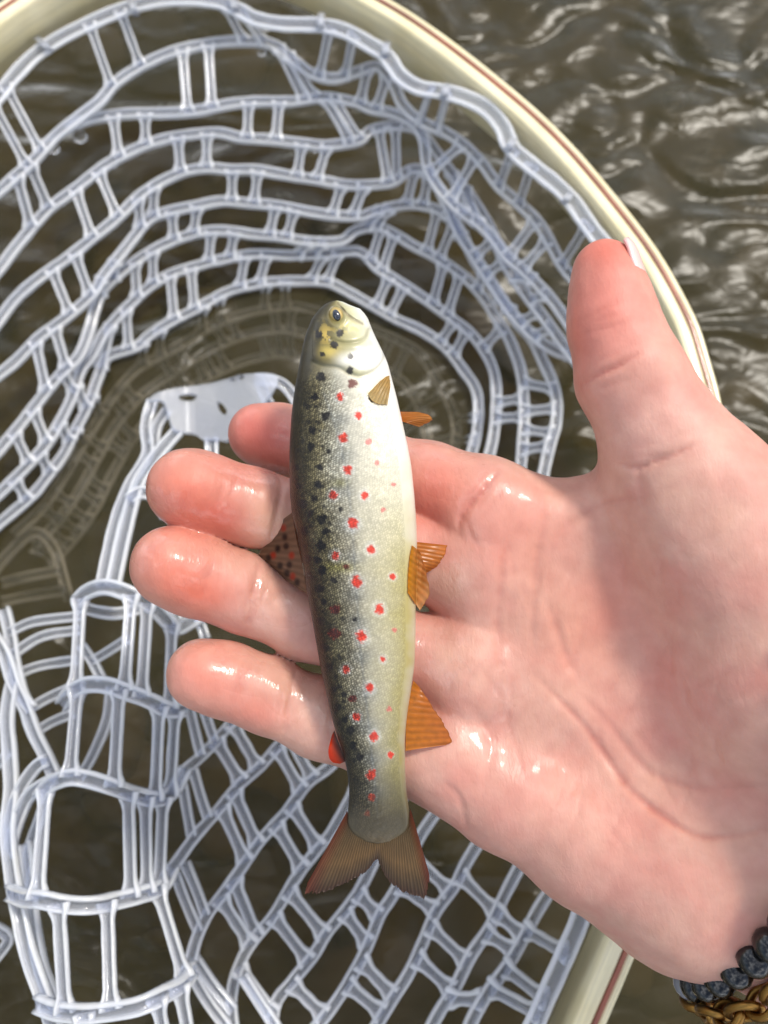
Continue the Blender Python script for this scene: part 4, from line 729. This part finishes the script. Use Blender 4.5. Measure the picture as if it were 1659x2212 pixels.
# clear lashings that tie the flange to the hoop
for c, x, y, dx, dy in (('A', 190, 190, 48, 42), ('A', 575, 30, 20, 55), ('B', 85, 95, -4, 60), ('B', 365, 215, -12, 50), ('B', 622, 395, -16, 50), ('B', 905, 625, -26, 40), ('B', 1150, 855, -26, 32), ('A', 1010, 20, 12, 55)):
    zb = snap('band', *uv(c, x, y))[2] + .0012
    for s_ in (-1, 0, 1):
        u0, v0 = uv(c, x - dx * .6 + s_ * 7, y - dy * .6); u1, v1 = uv(c, x + dx * .6 + s_ * 9, y + dy * .6); um, vm = (u0 + u1) / 2, (v0 + v1) / 2
        strip('lashing', [PZ(u0, v0, zb - .001), PZ((u0 + um) / 2, (v0 + vm) / 2, zb + .0012), PZ(um, vm, zb + .0018), PZ((u1 + um) / 2, (v1 + vm) / 2, zb + .0012), PZ(u1, v1, zb - .002)], .0016, .0016, VIEW, rub, net, n=14)

# ------------------------------------------------------------------ bracelet on the wrist
jet = plain('black_bead', S(10, 9, 10), 0.22, Coat_Weight=0.3); grey = plain('grey_bead', S(120, 122, 130), 0.2, Coat_Weight=0.5)
gold = plain('gold_link', S(150, 112, 58), 0.34, Metallic=1.0)
cordm = plain('black_cord', S(14, 12, 12), 0.6)
brace = empty('bracelet', Vector(P(1650, 2060, .165))); tag(brace, 'bracelet of glossy black beads and gold links round the wrist', 'bracelet')
loop = catmull([P(*q_) for q_ in ((1486, 2124, .166), (1516, 2128, .157), (1562, 2112, .150), (1612, 2082, .144), (1660, 2048, .140), (1715, 1980, .135), (1780, 1880, .132), (1820, 1700, .129), (1810, 1520, .130), (1756, 1396, .134), (1640, 1320, .150), (1700, 1330, .176), (1780, 1600, .194), (1700, 1950, .192), (1560, 2100, .184), (1486, 2124, .166))], 400)
bmp = bmesh.new(); bmesh.ops.create_uvsphere(bmp, u_segments=14, v_segments=9, radius=1.0); bv = np.array([v.co[:] for v in bmp.verts]); bf = [[v.index for v in f.verts] for f in bmp.faces]; bmp.free()
LL = np.r_[0, np.cumsum(np.linalg.norm(np.diff(loop, axis=0), axis=1))]
strip('cord', loop[::8], .0014, .0014, (0, 0, 1), cordm, brace)
ndark = int(LL[-1] / .0059); bme = {}
for nm_, m_ in (('j', jet), ('g', grey)):
    bme[nm_] = mesh('bead', bv * np.array([.0033, .0033, .0029]), bf); bme[nm_].materials.append(m_)
for k in range(ndark):
    s_ = LL[-1] * k / ndark; i = int(np.searchsorted(LL, s_)); i = min(max(i, 1), 398); o = bpy.data.objects.new('bead', bme['g' if k % 9 == 0 else 'j']); col.objects.link(o)
    o.location = loop[i]; o.rotation_euler = Vector(loop[i + 1] - loop[i - 1]).to_track_quat('Z', 'Y').to_euler(); under(o, brace)
gl_ = catmull([P(*q_) for q_ in ((1498, 2158, .166), (1530, 2186, .158), (1582, 2190, .151), (1640, 2170, .146), (1720, 2100, .141), (1790, 1950, .140), (1810, 1700, .134), (1790, 1500, .136), (1740, 1350, .146), (1800, 1360, .176), (1880, 1650, .194), (1780, 2050, .192), (1600, 2180, .182), (1498, 2158, .166))], 400)
tor, tf = [], []
for a in range(18):
    for b_ in range(8):
        t1_, t2_ = 2 * math.pi * a / 18, 2 * math.pi * b_ / 8; rr_ = .0030 + .0009 * math.cos(t2_); tor.append((rr_ * math.cos(t1_) * .8, .0009 * math.sin(t2_), rr_ * math.sin(t1_) * 1.25))
        tf.append((a * 8 + b_, a * 8 + (b_ + 1) % 8, ((a + 1) % 18) * 8 + (b_ + 1) % 8, ((a + 1) % 18) * 8 + b_))
tme = mesh('gold_link', tor, tf); tme.materials.append(gold)
LG = np.r_[0, np.cumsum(np.linalg.norm(np.diff(gl_, axis=0), axis=1))]; ng = int(LG[-1] / .0050)
for k in range(ng):
    i = min(max(int(np.searchsorted(LG, LG[-1] * k / ng)), 1), 398); o = bpy.data.objects.new('gold_link', tme); col.objects.link(o); o.location = gl_[i]
    q_ = Vector(gl_[i + 1] - gl_[i - 1]).to_track_quat('Z', 'Y'); o.rotation_mode = 'QUATERNION'; o.rotation_quaternion = q_ @ Matrix.Rotation(math.radians(90 * (k % 2) + 20), 4, 'Z').to_quaternion(); under(o, brace)
# ------------------------------------------------------------------ water drops hanging on the net
dropm = plain('water_drop', (1, 1, 1), 0.02, Transmission_Weight=1.0, IOR=1.33)
for c, x, y, r, z, lb in (('A', 345, 588, 2.9, .043, 'large clear water drop hanging where the top two mesh rings meet'), ('A', 232, 640, 2.3, .046, 'clear water drop on the outermost mesh ring beside the largest drop'), ('A', 1152, 112, 2.2, .058, 'clear water drop hanging under the flange of the net'), ('A', 1130, 222, 2.0, .047, 'clear water drop below the outermost mesh ring near the flange'), ('A', 485, 705, 2.2, .035, 'clear water drop on the third mesh ring'), ('A', 1365, 640, 1.9, .036, 'clear water drop on a mesh ring close above the fish head')):
    u_, v_ = uv(c, x, y); v2 = bv * (1 + .12 * (bv[:, 2:3] < 0)); o = link('water_drop', mesh('water_drop', v2 * r * 1e-3 * np.array([1, .9, .85]), bf), dropm); o.location = PZ(u_, v_, z); tag(o, lb, 'water drop', 'water drops on the net')
